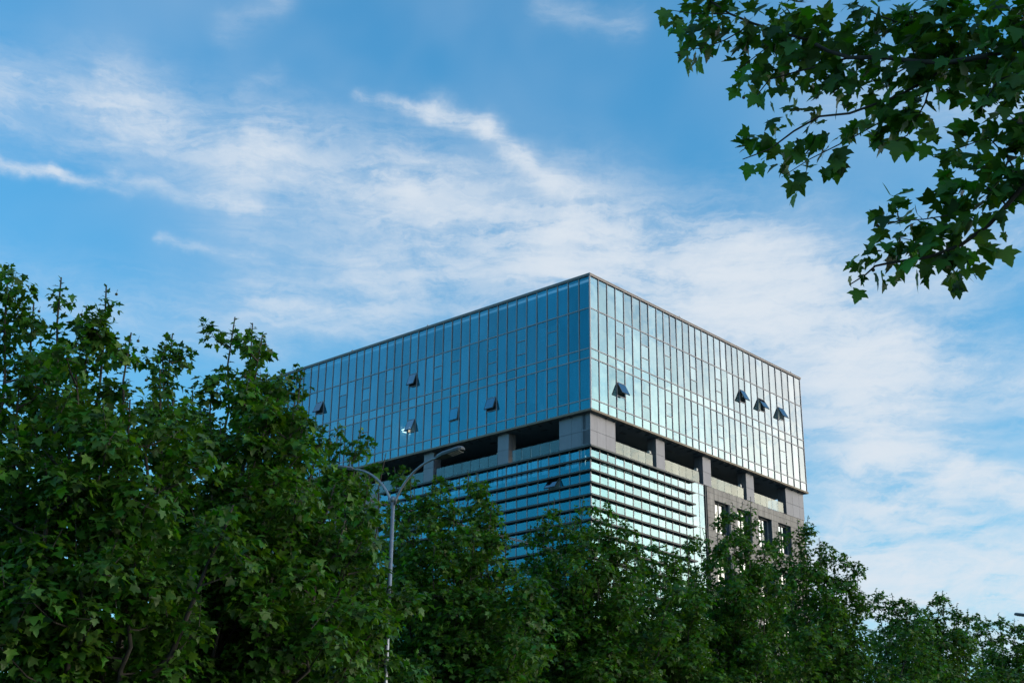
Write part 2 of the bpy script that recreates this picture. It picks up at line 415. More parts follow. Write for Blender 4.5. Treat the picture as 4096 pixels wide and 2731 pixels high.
for face, U in (('L', UL), ('R', UR)):
    W = U[-1]
    for i, (a, b) in enumerate(zip(U[:-1], U[1:])):
        a2, b2 = a + .02, b - .02
        if i == 0: a2 = .06
        jit(fbox('parapet_pane', face, a2, b2, GD0, GD1, R1, TOP, 'glass'), face)
        jit(fbox('spandrel_pane', face, a2, b2, GD0, GD1, R3, R2, 'spandrel'), face)
        jit(fbox('sill_pane', face, a2, b2, GD0, GD1, BOT, R4, 'spandrel'), face)
        for fl, (z1, z0, s1, s0) in enumerate(((R1, R2, 39.99, 38.86), (R3, R4, 35.83, 34.72))):
            if i in SPL[face]:
                jit(fbox('casement_pane', face, a2, b2, GD0, GD1, s1, z1, 'glass'), face)
                jit(fbox('casement_pane', face, a2, b2, GD0, GD1, z0, s0, 'glass'), face)
                for s in (s1, s0):
                    fbox('casement_rail', face, a2 + .012, b2 - .012, -.03, .07, s - .028, s + .028, 'mullion')
                k = OPEN.get((face, fl, i))
                if k: casement(face, a + .04, b - .04, s0 + .02, s1 - .02, k)
                else: jit(fbox('casement_pane', face, a2, b2, GD0, GD1, s0, s1, 'glass'), face, .006)
            else:
                jit(fbox('vision_pane', face, a2, b2, GD0, GD1, z0, z1, 'glass'), face)
    for u in U[1:-1]:
        fbox('mullion', face, u - .030, u + .030, -.05, .09, BOT - .02, TOP + .01, 'mullion')
    fbox('mullion', face, W - .05, W + .02, -.05, .09, BOT - .02, TOP + .01, 'mullion')
    for z in (R1, R2, R3, R4):
        fbox('transom', face, .055, W - .05, -.035, .085, z - .038, z + .038, 'mullion')
    fbox('transom', face, .055, W - .05, -.036, .086, BOT - .03, BOT + .03, 'mullion')
box('corner_post', (-.05, .055, -.05, .055, BOT + ZO - .02, TOP + ZO + .01), 'mullion', B)
# roof edge and roof
fbox('roof_coping', 'R', -.10, WR + .1, -.10, .5, TOP + .01, TOP + .14, 'coping')
fbox('roof_coping', 'L', .5, WL + .1, -.10, .5, TOP + .01, TOP + .14, 'coping')
fbox('coping_rail', 'R', -.13, WR + .12, -.13, -.06, TOP + .14, TOP + .20, 'coping')
fbox('coping_rail', 'L', -.06, WL + .12, -.13, -.06, TOP + .14, TOP + .20, 'coping')
box('roof', (.5, WR - .1, .5, WL - .1, 43.3 + ZO, 43.6 + ZO), 'soffit', B)
for face, u in (('L', 17.9), ('L', 27.6), ('R', 12.3), ('R', 30.6)):
    m = MB(); bb = fb(face, u, u + .16, -.05, .10, TOP + .2, TOP + .30); m.box(*bb); bb = fb(face, u + .06, u + .10, 0, .04, TOP + .3, TOP + .42); m.box(*bb)
    m.build('roof_light', 'coping', B)
# hidden far walls of the upper box
box('end_wall', (WR - .1, WR, .1, WL, BOT + ZO, TOP + ZO), 'panel', B)
box('end_wall', (.1, WR - .1, WL - .1, WL, BOT + ZO, TOP + ZO), 'panel', B)
# floor slabs, beams and the core seen through the glass
fl_x0, fl_y0 = .22, .22
box('floor_slab', (.30, WR - .2, .30, WL - .2, R3 + ZO + .02, R2 + ZO - .10), 'ceiling', B)
box('floor_slab', (.30, WR - .2, .30, WL - .2, BOT + ZO + .02, R4 + ZO - .10), 'ceiling', B)
box('core_wall', (8.0, WR - 1, 8.0, WL - 1, BOT + ZO + .8, 43.3 + ZO), 'core', B)
box('ceiling_beam', (.75, 1.15, 8.9, 15.6, 42.0 + ZO, 42.75 + ZO), 'core', B)
box('ceiling_beam', (.75, 1.15, 26.0, 33.2, 42.0 + ZO, 42.75 + ZO), 'core', B)
box('ceiling_beam', (.75, 1.15, 17.2, 25.0, 42.35 + ZO, 42.75 + ZO), 'core', B)
for face, us in (('L', (8.68, 17.07, 25.0, 33.29)), ('R', (8.91, 15.59, 23.34, 28.89))):
    for u in us:
        for z0, z1 in ((R2 - .1, 43.3), (R4 - .1, R3)):
            fbox('partition', face, u - .08, u + .08, .16, 7.9, z0, z1, 'inner')
# curtains and roller blinds behind the panes
def curtain(face, u0, u1, z0, z1, d=.34, nm='curtain'):
    n = max(4, int((u1 - u0) / .07)); v = []; f = []
    for i in range(n + 1):
        u = u0 + (u1 - u0) * i / n; dd = d + .035 * math.sin(i * 2.1) + random.uniform(-.01, .01)
        for z in (z0, z1):
            v.append((u, dd, z + ZO) if face == 'R' else (dd, u, z + ZO))
        for z in (z0, z1):
            v.append((u, dd + .008, z + ZO) if face == 'R' else (dd + .008, u, z + ZO))
    for i in range(n):
        a = i * 4; b = a + 4
        f += [(a, b, b + 1, a + 1), (a + 2, a + 3, b + 3, b + 2), (a + 1, b + 1, b + 3, a + 3), (a, a + 2, b + 2, b)]
    me = bpy.data.meshes.new(nm); me.from_pydata(v, [], f); me.materials.append(M['curtain']); link(nm, me, B)
cr = random.Random(5)
for face, U in (('L', UL), ('R', UR)):
    for i in range(1, len(U) - 1):
        a, b = U[i] + .06, U[i + 1] - .06; w = b - a
        r = cr.random()
        if r < .46:
            q = cr.choice((0, .35, .5)); lo = cr.choice((R2 + .35, R2 + .35, 39.6))
            curtain(face, a + (w * q if cr.random() < .5 else 0), b, lo, cr.choice((40.7, 42.2)))
        r = cr.random()
        if r < .40:
            curtain(face, a, b, R4 + cr.choice((.9, 1.6, 1.9, .2)), R3 - .12, .30, 'roller_blind')
        elif r < .55:
            curtain(face, a, a + w * .55, R4 + .1, R3 - .12)
        if cr.random() < .16:
            fbox('cabinet', face, a, b, .5, 1.0, R4 - .1, R4 + cr.uniform(.5, 1.0), 'inner')
# lit tubes under the ceiling of the lower office floor and in the loggia room
def tube(p, q, z, mat='tube'):
    m = MB(); a = (p[0], p[1], z + ZO); b = (q[0], q[1], z + ZO); m.tube([a, b], .035, 8); return m.build('fluorescent_tube', mat, B)
for p, q in (((3.47, 24.34), (3.49, 23.71)), ((3.49, 23.42), (3.50, 22.63)), ((3.84, 24.62), (4.42, 24.60)), ((4.75, 24.62), (5.46, 24.60))):
    tube(p, q, 36.70)
# ---- loggia storey
SOF, LFL = 32.60, 29.80
fbox('soffit_rim', 'R', -.12, WR + .06, -.14, .10, 32.62, BOT - .03, 'rim')
fbox('soffit_rim', 'L', .10, WL + .06, -.14, .10, 32.62, BOT - .03, 'rim')
for i in range(9):                                       # soffit boards round the two fronts
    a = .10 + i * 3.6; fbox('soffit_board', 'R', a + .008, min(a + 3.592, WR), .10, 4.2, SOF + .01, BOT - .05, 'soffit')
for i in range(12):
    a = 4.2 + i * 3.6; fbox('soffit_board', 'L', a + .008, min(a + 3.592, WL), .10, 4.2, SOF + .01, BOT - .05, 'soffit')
for face, U in (('L', UL), ('R', UR)):
    for i, u in enumerate(U[2:-1]):
        fbox('soffit_bracket', face, u - .04, u + .04, .10, .62, SOF - .06, SOF + .01, 'dark')
    for u in ((6.0, 11.5, 14.8, 20.4, 23.6) if face == 'L' else (6.2, 12.8, 19.6, 26.2)):
        fbox('soffit_vent', face, u - .3, u + .3, 1.5, 1.75, SOF - .02, SOF + .012, 'dark')
def column(face, u0, u1, joints, side=True, corner=False, depth=.85):
    d0 = .32
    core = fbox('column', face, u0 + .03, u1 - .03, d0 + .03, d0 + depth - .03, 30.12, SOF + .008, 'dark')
    inv_s = core.matrix_basis.inverted()
    def plate(b):
        # children of a scaled box: give the plate its place in the box's own units
        x0, x1, y0, y1, z0, z1 = b
        o = link('cladding_panel', unit_box('panel'), core)
        o.matrix_local = inv_s @ (Matrix.Translation(((x0 + x1) / 2, (y0 + y1) / 2, (z0 + z1) / 2)) @ Matrix.Diagonal((x1 - x0, y1 - y0, z1 - z0, 1)))
    edges = [u0] + list(joints) + [u1]
    for a, b in zip(edges[:-1], edges[1:]):
        for z0, z1 in ((30.118, 31.24), (31.265, SOF + .006)):
            plate(fb(face, a + .01, b - .01, d0, d0 + .035, z0, z1))
    if side:
        for a, b in ((d0 + .045, d0 + depth / 2 - .01), (d0 + depth / 2 + .01, d0 + depth)):
            for z0, z1 in ((30.118, 31.24), (31.265, SOF + .006)):
                plate(fb(face, u0, u0 + .035, a, b, z0, z1))
                plate(fb(face, u1 - .035, u1, a, b, z0, z1))
    return core
column('R', .32, 3.48, (1.17, 2.28))
for u0, u1 in ((8.86, 10.06), (15.53, 16.75), (22.25, 23.5)): column('R', u0, u1, ())
column('R', 28.88, 32.05, (30.07, 31.21))
column('L', 1.18, 3.40, (2.19,)); 
c0 = fbox('column', 'L', .37, 1.16, .36, 1.1, 30.12, SOF + .007, 'dark')
inv0 = c0.matrix_basis.inverted()
for z0, z1 in ((30.118, 31.24), (31.265, SOF + .006)):
    x0, x1, y0, y1, z0, z1 = fb('L', .33, 1.10, .32, .355, z0, z1)
    o = link('cladding_panel', unit_box('panel'), c0)
    o.matrix_local = inv0 @ (Matrix.Translation(((x0 + x1) / 2, (y0 + y1) / 2, (z0 + z1) / 2)) @ Matrix.Diagonal((x1 - x0, y1 - y0, z1 - z0, 1)))
for u0, u1 in ((8.63, 9.81), (17.02, 18.19), (25.42, 26.60), (33.8, 35.0)): column('L', u0, u1, ())
column('L', 40.6, 43.7, (41.6, 42.7))
# balustrades of glass panels
def balustrade(face, u0, u1, n):
    w = (u1 - u0) / n
    for i in range(n):
        a = u0 + i * w
        jit(fbox('balustrade_pane', face, a + .022, a + w - .022, .345, .37, 30.125, 31.06, 'rail_glass'), face, .003)
        fbox('balustrade_post', face, a - .02, a + .02, .385, .43, LFL, 30.93, 'mullion')
for a, b in ((3.50, 8.40), (10.08, 14.98), (16.77, 21.80), (23.52, 28.40)): balustrade('R', a, b, 5)
for a, b, n in ((3.42, 8.26, 5), (9.83, 16.68, 7), (18.21, 25.0, 7), (26.62, 33.4, 7), (35.02, 40.2, 5)): balustrade('L', a, b, n)
box('terrace_floor', (1.32, WR - .3, 1.32, WL - .5, LFL - .35, LFL), 'core', B)
# glazed wall at the back of the loggia
for face, W in (('L', WL), ('R', WR)):
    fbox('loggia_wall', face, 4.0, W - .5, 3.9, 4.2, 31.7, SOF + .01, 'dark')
    n = int((W - 4.2) / 1.05)
    for i in range(n):
        a = 4.1 + i * 1.05
        fbox('loggia_pane', face, a + .03, a + 1.02, 3.92, 3.95, LFL, 31.66, 'window_glass')
        fbox('loggia_mullion', face, a - .03, a + .03, 3.86, 3.97, LFL, 31.7, 'mullion')
tube((4.63, 18.18), (5.10, 18.2), 32.40, 'tube_cool'); tube((5.16, 18.2), (5.62, 18.22), 32.40, 'tube_cool')
def floodlight(face, u, z, d):
    m = MB()
    m.box(*fb(face, u - .30, u, d - .02, d + .02, z - .02, z + .02))
    m.box(*fb(face, u - .52, u - .28, d - .16, d + .10, z - .06, z + .18))
    m.box(*fb(face, u - .48, u - .32, d - .19, d - .155, z - .03, z + .15))
    m.build('floodlight', 'white', B)
for u in (8.86, 15.53, 22.25): floodlight('R', u, 31.28, .78)
for u in (9.85 + .5, 18.2 + .5): floodlight('L', u, 31.28, .78)
# ---- banded storeys: fins and ribbon panes
GS = .38
FT = [30.0 - .945 * i for i in range(34) if 30.0 - .945 * i > -1.5]
RBR = [GS, 1.53, 2.53, 3.51, 4.62, 5.72, 6.80, 7.90, 9.05, 10.0, 10.93, 11.92, 12.92, 13.89]
RBL = [GS, 1.44, 2.41, 3.41, 4.52, 5.61, 6.70, 7.80, 8.91, 9.87, 10.94] + [10.94 + 1.045 * i for i in range(1, 13)]
FEND = {'R': 13.95, 'L': RBL[-1] - .2}
for k, z in enumerate(FT):
    for face in 'RL':
        u0 = .08 if face == 'R' else GS
        m = MB(); e = FEND[face]
        # slightly wedge-shaped section with a thin drip edge
        m.box(*fb(face, u0, e, .08 if face == 'R' else .08, GS - .002, z - .105, z - .002))
        m.box(*fb(face, u0, e, .062, .079, z - .125, z + .004))
        if k < 12: m.build('sunshade_fin', 'fin', B)
        elif k == 12: low_fin = {face: m} if face == 'R' else {**low_fin, face: m}
        else:
            lf = low_fin[face]; n = len(lf.v); lf.v += m.v; lf.f += [tuple(i + n for i in q) for q in m.f]
for face in 'RL':
    o = low_fin[face].build('lower_fins', 'fin', B); o['kind'] = 'stuff'
low = MB()
for face, U in (('R', RBR), ('L', RBL)):
    for j, (a, b) in enumerate(zip(U[:-1], U[1:])):
        for k, z in enumerate(FT[:-1]):
            zt, zb = z - .10, FT[k + 1] + .002
            if face == 'L' and k == 2 and j == 3:
                w = b - a; h = zt - zb + .15; fr = MB(); t = .06
                fr.box(0, w, -.03, .03, -t, 0); fr.box(0, w, -.03, .03, -h, -h + t); fr.box(0, t, -.03, .03, -h + t, -t); fr.box(w - t, w, -.03, .03, -h + t, -t)
                c = fr.build('casement_window', 'fin', B); c['label'] = 'ribbon window swung open at the bottom'
                box('casement_pane', (t, w - t, -.034, -.02, -h + t, -t), 'glass', c)
                c.matrix_local = Matrix.Translation((GS - .03, b - .03, zt + ZO)) @ Matrix.Rotation(math.radians(-90), 4, 'Z') @ Matrix.Rotation(math.radians(-34), 4, 'X')
                continue
            if k < 8:
                o = fbox('ribbon_pane', face, a + .025, b - .025, GS + .004, GS + .024, zb, zt, 'glass'); jit(o, face, .004)
            else:
                low.box(*fb(face, a + .025, b - .025, GS + .004, GS + .024, zb, zt))
    for u in U[1:]:
        fbox('ribbon_mullion', face, u - .038, u + .038, GS - .025, GS + .1, -1.4, 30.0, 'mullion')
o = low.build('lower_ribbon_glazing', 'glass', B); o['kind'] = 'stuff'
box('ribbon_corner_post', (GS - .06, GS + .03, GS - .06, GS + .03, .2, 30.0 + ZO), 'mullion', B)
# vertical blinds behind a run of ribbon panes
for j in (3, 4, 5, 6, 7, 9, 10):
    a, b = RBL[j], RBL[j + 1]; m = MB(); n = 9
    for q in range(n):
        u = a + .08 + (b - a - .16) * q / (n - 1)
        m.box(*fb('L', u - .035, u + .030, GS + .25, GS + .265, FT[4] + .0, FT[3] - .22))
    m.build('vertical_blind', 'blind', B)
for (j, k) in ((3, 2), (6, 3), (9, 3), (12, 3)):
    fbox('roller_blind', 'R', RBR[j] + .05, RBR[j + 1] - .05, GS + .10, GS + .115, FT[k + 1] + .1, FT[k] - .22, 'blind')
for i, z in enumerate((27.9, 23.8, 19.7, 15.6, 11.5, 7.4, 3.3)):
    box('floor_slab', (GS + .5, 15.6, GS + .5, RBL[-1] - .1, z - .5 + ZO, z + ZO), 'ceiling', B)
box('core_wall', (7.5, WR - 1.6, 7.5, WL - 1.6, .05, LFL - .4 + ZO), 'core', B)
# tall plain panes at the end of the ribbon, then the dark return
TP = [30.07, 29.18, 26.36, 25.41, 22.6, 21.65, 18.8, 17.9, 15.0, 14.1, 11.2, 10.3, 7.4, 6.5, 3.5, -1.4]
for u0, u1 in ((13.93, 14.85), (14.89, 15.72)):
    for a, b in zip(TP[:-1], TP[1:]):
        jit(fbox('end_pane', 'R', u0, u1, GS + .004, GS + .024, b + .02, a - .02, 'glass'), 'R', .003)
for z in TP[:-1]: fbox('end_rail', 'R', 13.92, 15.70, GS - .01, GS + .08, z - .03, z + .03, 'mullion')
fbox('end_mullion', 'R', 14.84, 14.90, GS - .015, GS + .09, -1.4, 30.1, 'mullion')
fbox('return_panel', 'R', 15.80, 16.04, .62, .70, -1.4, 30.05, 'dark')
fbox('downpipe', 'R', 15.72, 15.80, .30, GS + .05, -1.4, 30.14, 'fin')
# ---- stone cladding with deep windows
SC = [16.05, 17.15, 18.36, 19.52, 20.61, 21.77, 22.9, 24.02, 25.13, 26.22, 27.35, 28.38, 29.5, 30.53, 31.98]
SR = [30.11, 29.64, 29.10] + [29.10 - .545 * i for i in range(1, 57)]
WINR = [(17.15, 19.40), (20.61, 22.85), (24.02, 26.22), (27.35, 29.5)]
def in_win(u0, u1, z0, z1, wins, zw):
    uc, zc = (u0 + u1) / 2, (z0 + z1) / 2
    return any(a - .02 < uc < b + .02 for a, b in wins) and any(c < zc < d for c, d in zw)
ZW = [(29.10 - .545 * 5 - 4.36 * i, 29.10 - 4.36 * i) for i in range(6)]
def stone_front(face, cols, wins, single_rows):
    m = MB()
    for k in range(len(SR) - 1):
        for a, b in zip(cols[:-1], cols[1:]):
            z1, z0 = SR[k], SR[k + 1]
            if z0 < -1.5 or in_win(a, b, z0, z1, wins, ZW): continue
            pr = random.uniform(-.006, .006)
            if k < single_rows: fbox('stone_panel', face, a + .012, b - .012, .35 + pr, .40, z0 + .012, z1 - .008, 'stone')
            else: m.box(*fb(face, a + .012, b - .012, .35 + pr, .40, z0 + .012, z1 - .008))
    m.build('stone_cladding', 'stone', B)['kind'] = 'stuff'
    edges = [cols[0]] + [x for w in wins for x in w] + [cols[-1]]
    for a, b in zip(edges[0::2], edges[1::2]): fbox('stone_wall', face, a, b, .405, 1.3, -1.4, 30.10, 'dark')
    for a, b in wins:
        zz = 30.08
        for c, d in ZW:
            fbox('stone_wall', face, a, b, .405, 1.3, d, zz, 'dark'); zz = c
            wf = MB(); t = .07
            wf.box(*fb(face, a, b, 0.74, .86, c, c + t)); wf.box(*fb(face, a, b, 0.74, .86, d - t, d))
            us = [a, a + (b - a) * .27, a + (b - a) * .52, b]
            for u in us: wf.box(*fb(face, max(a, u - t / 2), min(b, u + t / 2), .73, .87, c + t, d - t))
            w = wf.build('window', 'mullion', B)
            for q, r in zip(us[:-1], us[1:]):
                x = fb(face, q + .04, r - .04, 0.79, .81, c + t, d - t); o = box('window_pane', x, 'window_glass', w)
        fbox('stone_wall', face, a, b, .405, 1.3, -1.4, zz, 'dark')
stone_front('R', SC, WINR, 11)
SCL = [RBL[-1] + .1 + 1.13 * i for i in range(18)]
SCL[-1] = min(SCL[-1], 43.8)
stone_front('L', SCL, [(SCL[2], SCL[4]), (SCL[5], SCL[7]), (SCL[9], SCL[11]), (SCL[13], SCL[15])], 4)
box('rear_wall', (WR - 1.5, WR - .3, 1.4, WL - .4, 0.02, LFL + ZO - .4), 'stone', B)
box('rear_wall', (1.4, WR - 1.6, WL - 1.5, WL - .4, 0.02, LFL + ZO - .4), 'stone', B)

# ------------------------------------------------------------------ street lamps
def rounded_plan(L, w0, w1, n=7):
    # outline of a lamp head seen from above: square-cut at the arm end, rounded at the tip
    pts = [(0, -w0 / 2), (L * .25, -w1 / 2), (L * .78, -w1 / 2)]
    for i in range(1, n): 
        t = -math.pi / 2 + math.pi * i / n
        pts.append((L * .78 + math.cos(t) * L * .22, math.sin(t) * w1 / 2))
    pts += [(L * .78, w1 / 2), (L * .25, w1 / 2), (0, w0 / 2)]
    return pts
def prism(pts, z0, z1, taper=1.0):
    n = len(pts); cx = sum(p[0] for p in pts) / n
    v = [(x, y, z0) for x, y in pts] + [(cx + (x - cx) * taper, y * taper, z1) for x, y in pts]
    f = [tuple(range(n))[::-1], tuple(range(n, 2 * n))] + [(i, (i + 1) % n, n + (i + 1) % n, n + i) for i in range(n)]
    return v, f
def lamp(loc, rz, Hp, label):
    L = empty('street_lamp', loc, rz); tag(L, label, 'street lamp', 'street lamps along the tree row')
    m = MB(); m.tube([(0, 0, 0), (0, 0, .25)], .16, 12); m.build('base', 'pole', L, True)
    m = MB(); m.tube([(0, 0, .2), (0, 0, Hp * .5), (0, 0, Hp)], [.056, .047, .039], 14); m.build('pole', 'pole', L, True)
    m = MB(); m.tube([(0, 0, Hp - .06), (0, 0, Hp + .0), (0, 0, Hp + .05)], [.047, .048, .042], 14); m.build('collar', 'pole', L, True)
    for z in (1.3, Hp * .42, Hp * .74):
        m = MB(); rr = .060 - .017 * z / Hp; m.tube([(0, 0, z), (0, 0, z + .07)], rr, 14); m.build('band', 'lamp_body', L, True)
    box('access_door', (-.04, .04, -.068, -.046, .55, .95), 'pole', L)
    for s in (1, -1):
        pts = []
        for i in range(15):
            t = i / 14; x = .04 + 1.02 * (t ** 1.35); z = Hp - .12 + .86 * (1 - (1 - t) ** 1.75)
            pts.append((s * x, 0, z))
        a = MB(); a.tube(pts, [.028 - .005 * i / 14 for i in range(15)], 10); arm = a.build('arm', 'pole', L, True)
        hx, hz = pts[-1][0], pts[-1][2]
        plan = rounded_plan(.64, .12, .24)
        v, f = prism(plan, -.035, .012, 1.0); me = bpy.data.meshes.new('lamp_head'); me.from_pydata(v, [], f); me.materials.append(M['lamp_body']); h = link('lamp_head', me, L)
        v, f = prism(plan, .013, .045, .88); me = bpy.data.meshes.new('cover'); me.from_pydata(v, [], f); me.materials.append(M['lamp_top']); link('cover', me, h)
        for i in range(5):
            for j in range(4):
                box('diode', (.30 + i * .055, .335 + i * .055, -.085 + j * .05, -.05 + j * .05, -.045, -.0355), 'lens', h)
        h.location = (hx - s * .06, 0, hz); h.rotation_euler = (0, -math.radians(11) * 1, 0 if s > 0 else math.pi)
    return L
lp = at(1573, 1995, 25.0)
L1 = lamp((lp.x, lp.y, 0), math.radians(-28), lp.z / .92, 'grey double-armed street lamp standing among the trees in front of the glass block')
L1.scale = (.92, .92, .92)
lp2 = at(4062, 2478, 47.0)
lamp((lp2.x + 1.42, lp2.y - .75, 0), math.radians(-28), lp2.z - .66, 'grey street lamp reaching in over the farthest tree crown at the right edge')

# ------------------------------------------------------------------ power line on its pole
pp = at(1385, 2060, 41.5)
U_ = empty('utility_pole', (pp.x, pp.y, 0), math.radians(-66)); tag(U_, 'concrete utility pole with white disc insulators half hidden in the foliage', 'utility pole')
m = MB(); m.tube([(0, 0, 0), (0, 0, 6), (0, 0, pp.z + .3)], [.19, .16, .12], 12); m.build('pole', 'concrete', U_, True)
m = MB(); m.box(-.9, .9, -.05, .05, pp.z - .42, pp.z - .32); m.build('crossarm', 'pole', U_)
for x in (-.8, -.35, .35, .8):
    m = MB()
    for k in range(3): m.tube([(x, 0, pp.z - .30 + k * .09), (x, 0, pp.z - .25 + k * .09), (x, 0, pp.z - .235 + k * .09)], [.10, .085, .03], 12)
    m.tube([(x, 0, pp.z - .33), (x, 0, pp.z + .02)], .025, 8); m.build('insulator', 'ceramic', U_)
wd = Vector((-1.98 + 7.86, 43.79 - 36.81, 0)).normalized()
for k, (dx_, lab) in enumerate(((-.55, 'upper black power cable crossing in front of the glass block'), (.55, 'lower black power cable running below the other one'))):
    side = Vector((wd.y, -wd.x, 0)); p0 = Vector((-5.23, 39.65, 12.0 - .18 * k)) + side * (dx_ + .55) * .35
    m = MB(); m.tube([p0 + wd * s + Vector((0, 0, .00035 * s * s)) for s in range(-24, 61, 6)], .017, 6)
    tag(m.build('power_cable', 'wire'), lab, 'cable', 'power cables behind the trees')

# ------------------------------------------------------------------ plane trees
HALF = [(0.0, .06), (.17, -.02), (.44, .00), (.36, .13), (.35, .20), (.50, .26), (.68, .52), (.50, .50), (.38, .53), (.28, .55), (.31, .68), (.19, .76), (.14, .88), (0.0, 1.06)]
HALF_MID = [(0.0, .05), (.40, -.02), (.36, .21), (.66, .50), (.29, .54), (.24, .76), (0.0, 1.04)]
HALF_FAR = [(0.0, .02), (.42, -.02), (.32, .22), (.64, .50), (.25, .55), (0.0, 1.03)]
def leaf_template(half, mids, fold, droop, curl):
    # a folded, drooping lobed blade; returns vertices and triangles
    V = []; F = []
    mid = [(0.0, y) for y in mids]
    def z(x, y): return fold * abs(x) - droop * y * y + curl * x * abs(x) * 1.5
    for (x, y) in mid: V.append((x, y, z(x, y)))
    for s in (1, -1):
        idx = []
        for (x, y) in half:
            if x == 0.0:
                idx.append(0 if y < .5 else len(mid) - 1)
            else:
                V.append((s * x, y, z(s * x, y))); idx.append(len(V) - 1)
        cur = 0
        for i in range(len(half) - 1):
            a, b = idx[i], idx[i + 1]
            ym = (half[i][1] + half[i + 1][1]) / 2
            while cur < len(mid) - 1 and mid[cur + 1][1] < half[i][1] - .02 and i > 1:
                F.append((a, cur + 1, cur) if s > 0 else (a, cur, cur + 1)); cur += 1
            if a != cur and b != cur:
                F.append((cur, a, b) if s > 0 else (cur, b, a))
        while cur < len(mid) - 2:
            F.append((idx[-2], cur + 1, cur) if s > 0 else (idx[-2], cur, cur + 1)); cur += 1
    return np.array(V, float), np.array(F, int)
def variants(half, mids, n, seed):
    r = random.Random(seed); out = []
    for _ in range(n): out.append(leaf_template(half, mids, r.uniform(-.10, .40), r.uniform(-.08, .50), r.uniform(-.25, .25)))
    return out
LEAF_NEAR = variants(HALF, (.06, .30, .55, 1.06), 10, 1)
LEAF_MID = variants(HALF_MID, (.05, .45, 1.04), 5, 2)
LEAF_FAR = variants(HALF_FAR, (.0, 1.0), 4, 3)
LEAF_MESH = {}
def leaf_mesh(kind, i):
    if (kind, i) not in LEAF_MESH:
        V, F = (LEAF_NEAR if kind == 'near' else LEAF_MID)[i]
        me = bpy.data.meshes.new('leaf'); me.from_pydata(V.tolist(), [], F.tolist()); me.materials.append(M['leaf'])
        me.polygons.foreach_set('use_smooth', [True] * len(me.polygons)); LEAF_MESH[(kind, i)] = me
    return LEAF_MESH[(kind, i)]
def frames(axis, up):
    # rotation matrices whose columns are (side, axis, normal)
    a = axis / np.linalg.norm(axis, axis=1, keepdims=True)
    n = up - (up * a).sum(1, keepdims=True) * a
    n /= np.maximum(np.linalg.norm(n, axis=1, keepdims=True), 1e-6)
    s = np.cross(a, n)
    return np.stack([s, a, n], 2)
def foliage_mesh(name, pos, R, size, var, templ, tone):
    Vs = []; Fs = []; T = []; base = 0
    for k, (V, F) in enumerate(templ):
        sel = np.where(var == k)[0]
        if not len(sel): continue
        W = np.einsum('nij,vj->nvi', R[sel], V) * size[sel][:, None, None] + pos[sel][:, None, :]
        nv = len(V)
        Vs.append(W.reshape(-1, 3)); Fs.append((F[None] + (np.arange(len(sel)) * nv)[:, None, None] + base).reshape(-1, 3))
        T.append(np.repeat(tone[sel], nv)); base += nv * len(sel)
    V = np.concatenate(Vs).astype(np.float32); F = np.concatenate(Fs).astype(np.int32); T = np.concatenate(T).astype(np.float32)
    me = bpy.data.meshes.new(name)
    me.vertices.add(len(V)); me.vertices.foreach_set('co', V.ravel())
    me.loops.add(F.size); me.loops.foreach_set('vertex_index', F.ravel())
    me.polygons.add(len(F)); me.polygons.foreach_set('loop_start', np.arange(len(F), dtype=np.int32) * 3)
    me.polygons.foreach_set('use_smooth', np.ones(len(F), bool))
    at_ = me.attributes.new('tone', 'FLOAT', 'POINT'); at_.data.foreach_set('value', T)
    me.materials.append(M['leaf']); me.update(); me.validate()
    return me
ICO = None
def balls_mesh(name, pts, r):
    m = MB()
    for p in pts:
        n = len(m.v); q = [(0, 0, 1), (.89, 0, .45), (.28, .85, .45), (-.72, .53, .45), (-.72, -.53, .45), (.28, -.85, .45), (.72, .53, -.45), (-.28, .85, -.45), (-.89, 0, -.45), (-.28, -.85, -.45), (.72, -.53, -.45), (0, 0, -1)]
        m.v += [(p[0] + x * r, p[1] + y * r, p[2] + z * r) for x, y, z in q]
        fs = [(0, 1, 2), (0, 2, 3), (0, 3, 4), (0, 4, 5), (0, 5, 1), (1, 6, 2), (2, 7, 3), (3, 8, 4), (4, 9, 5), (5, 10, 1), (6, 7, 2), (7, 8, 3), (8, 9, 4), (9, 10, 5), (10, 6, 1), (11, 7, 6), (11, 8, 7), (11, 9, 8), (11, 10, 9), (11, 6, 10)]
        m.f += [tuple(i + n for i in t) for t in fs]
        m.tube([(p[0], p[1], p[2] + r * .8), (p[0] + .01, p[1], p[2] + r * 3.2)], r * .12, 3, False)
    return m
def unitv(v): return v / max(np.linalg.norm(v), 1e-9)
def leaves_on(path, n, size0, lo, droop, spread, SH):
    # note a shoot; its leaves are set spirally along it by dress()
    if len(path) == 2: path = [path[0], (path[0] + path[1]) / 2, path[1]]
    SH.append((*path[0], *path[1], *path[2], n, size0, lo, droop, spread))
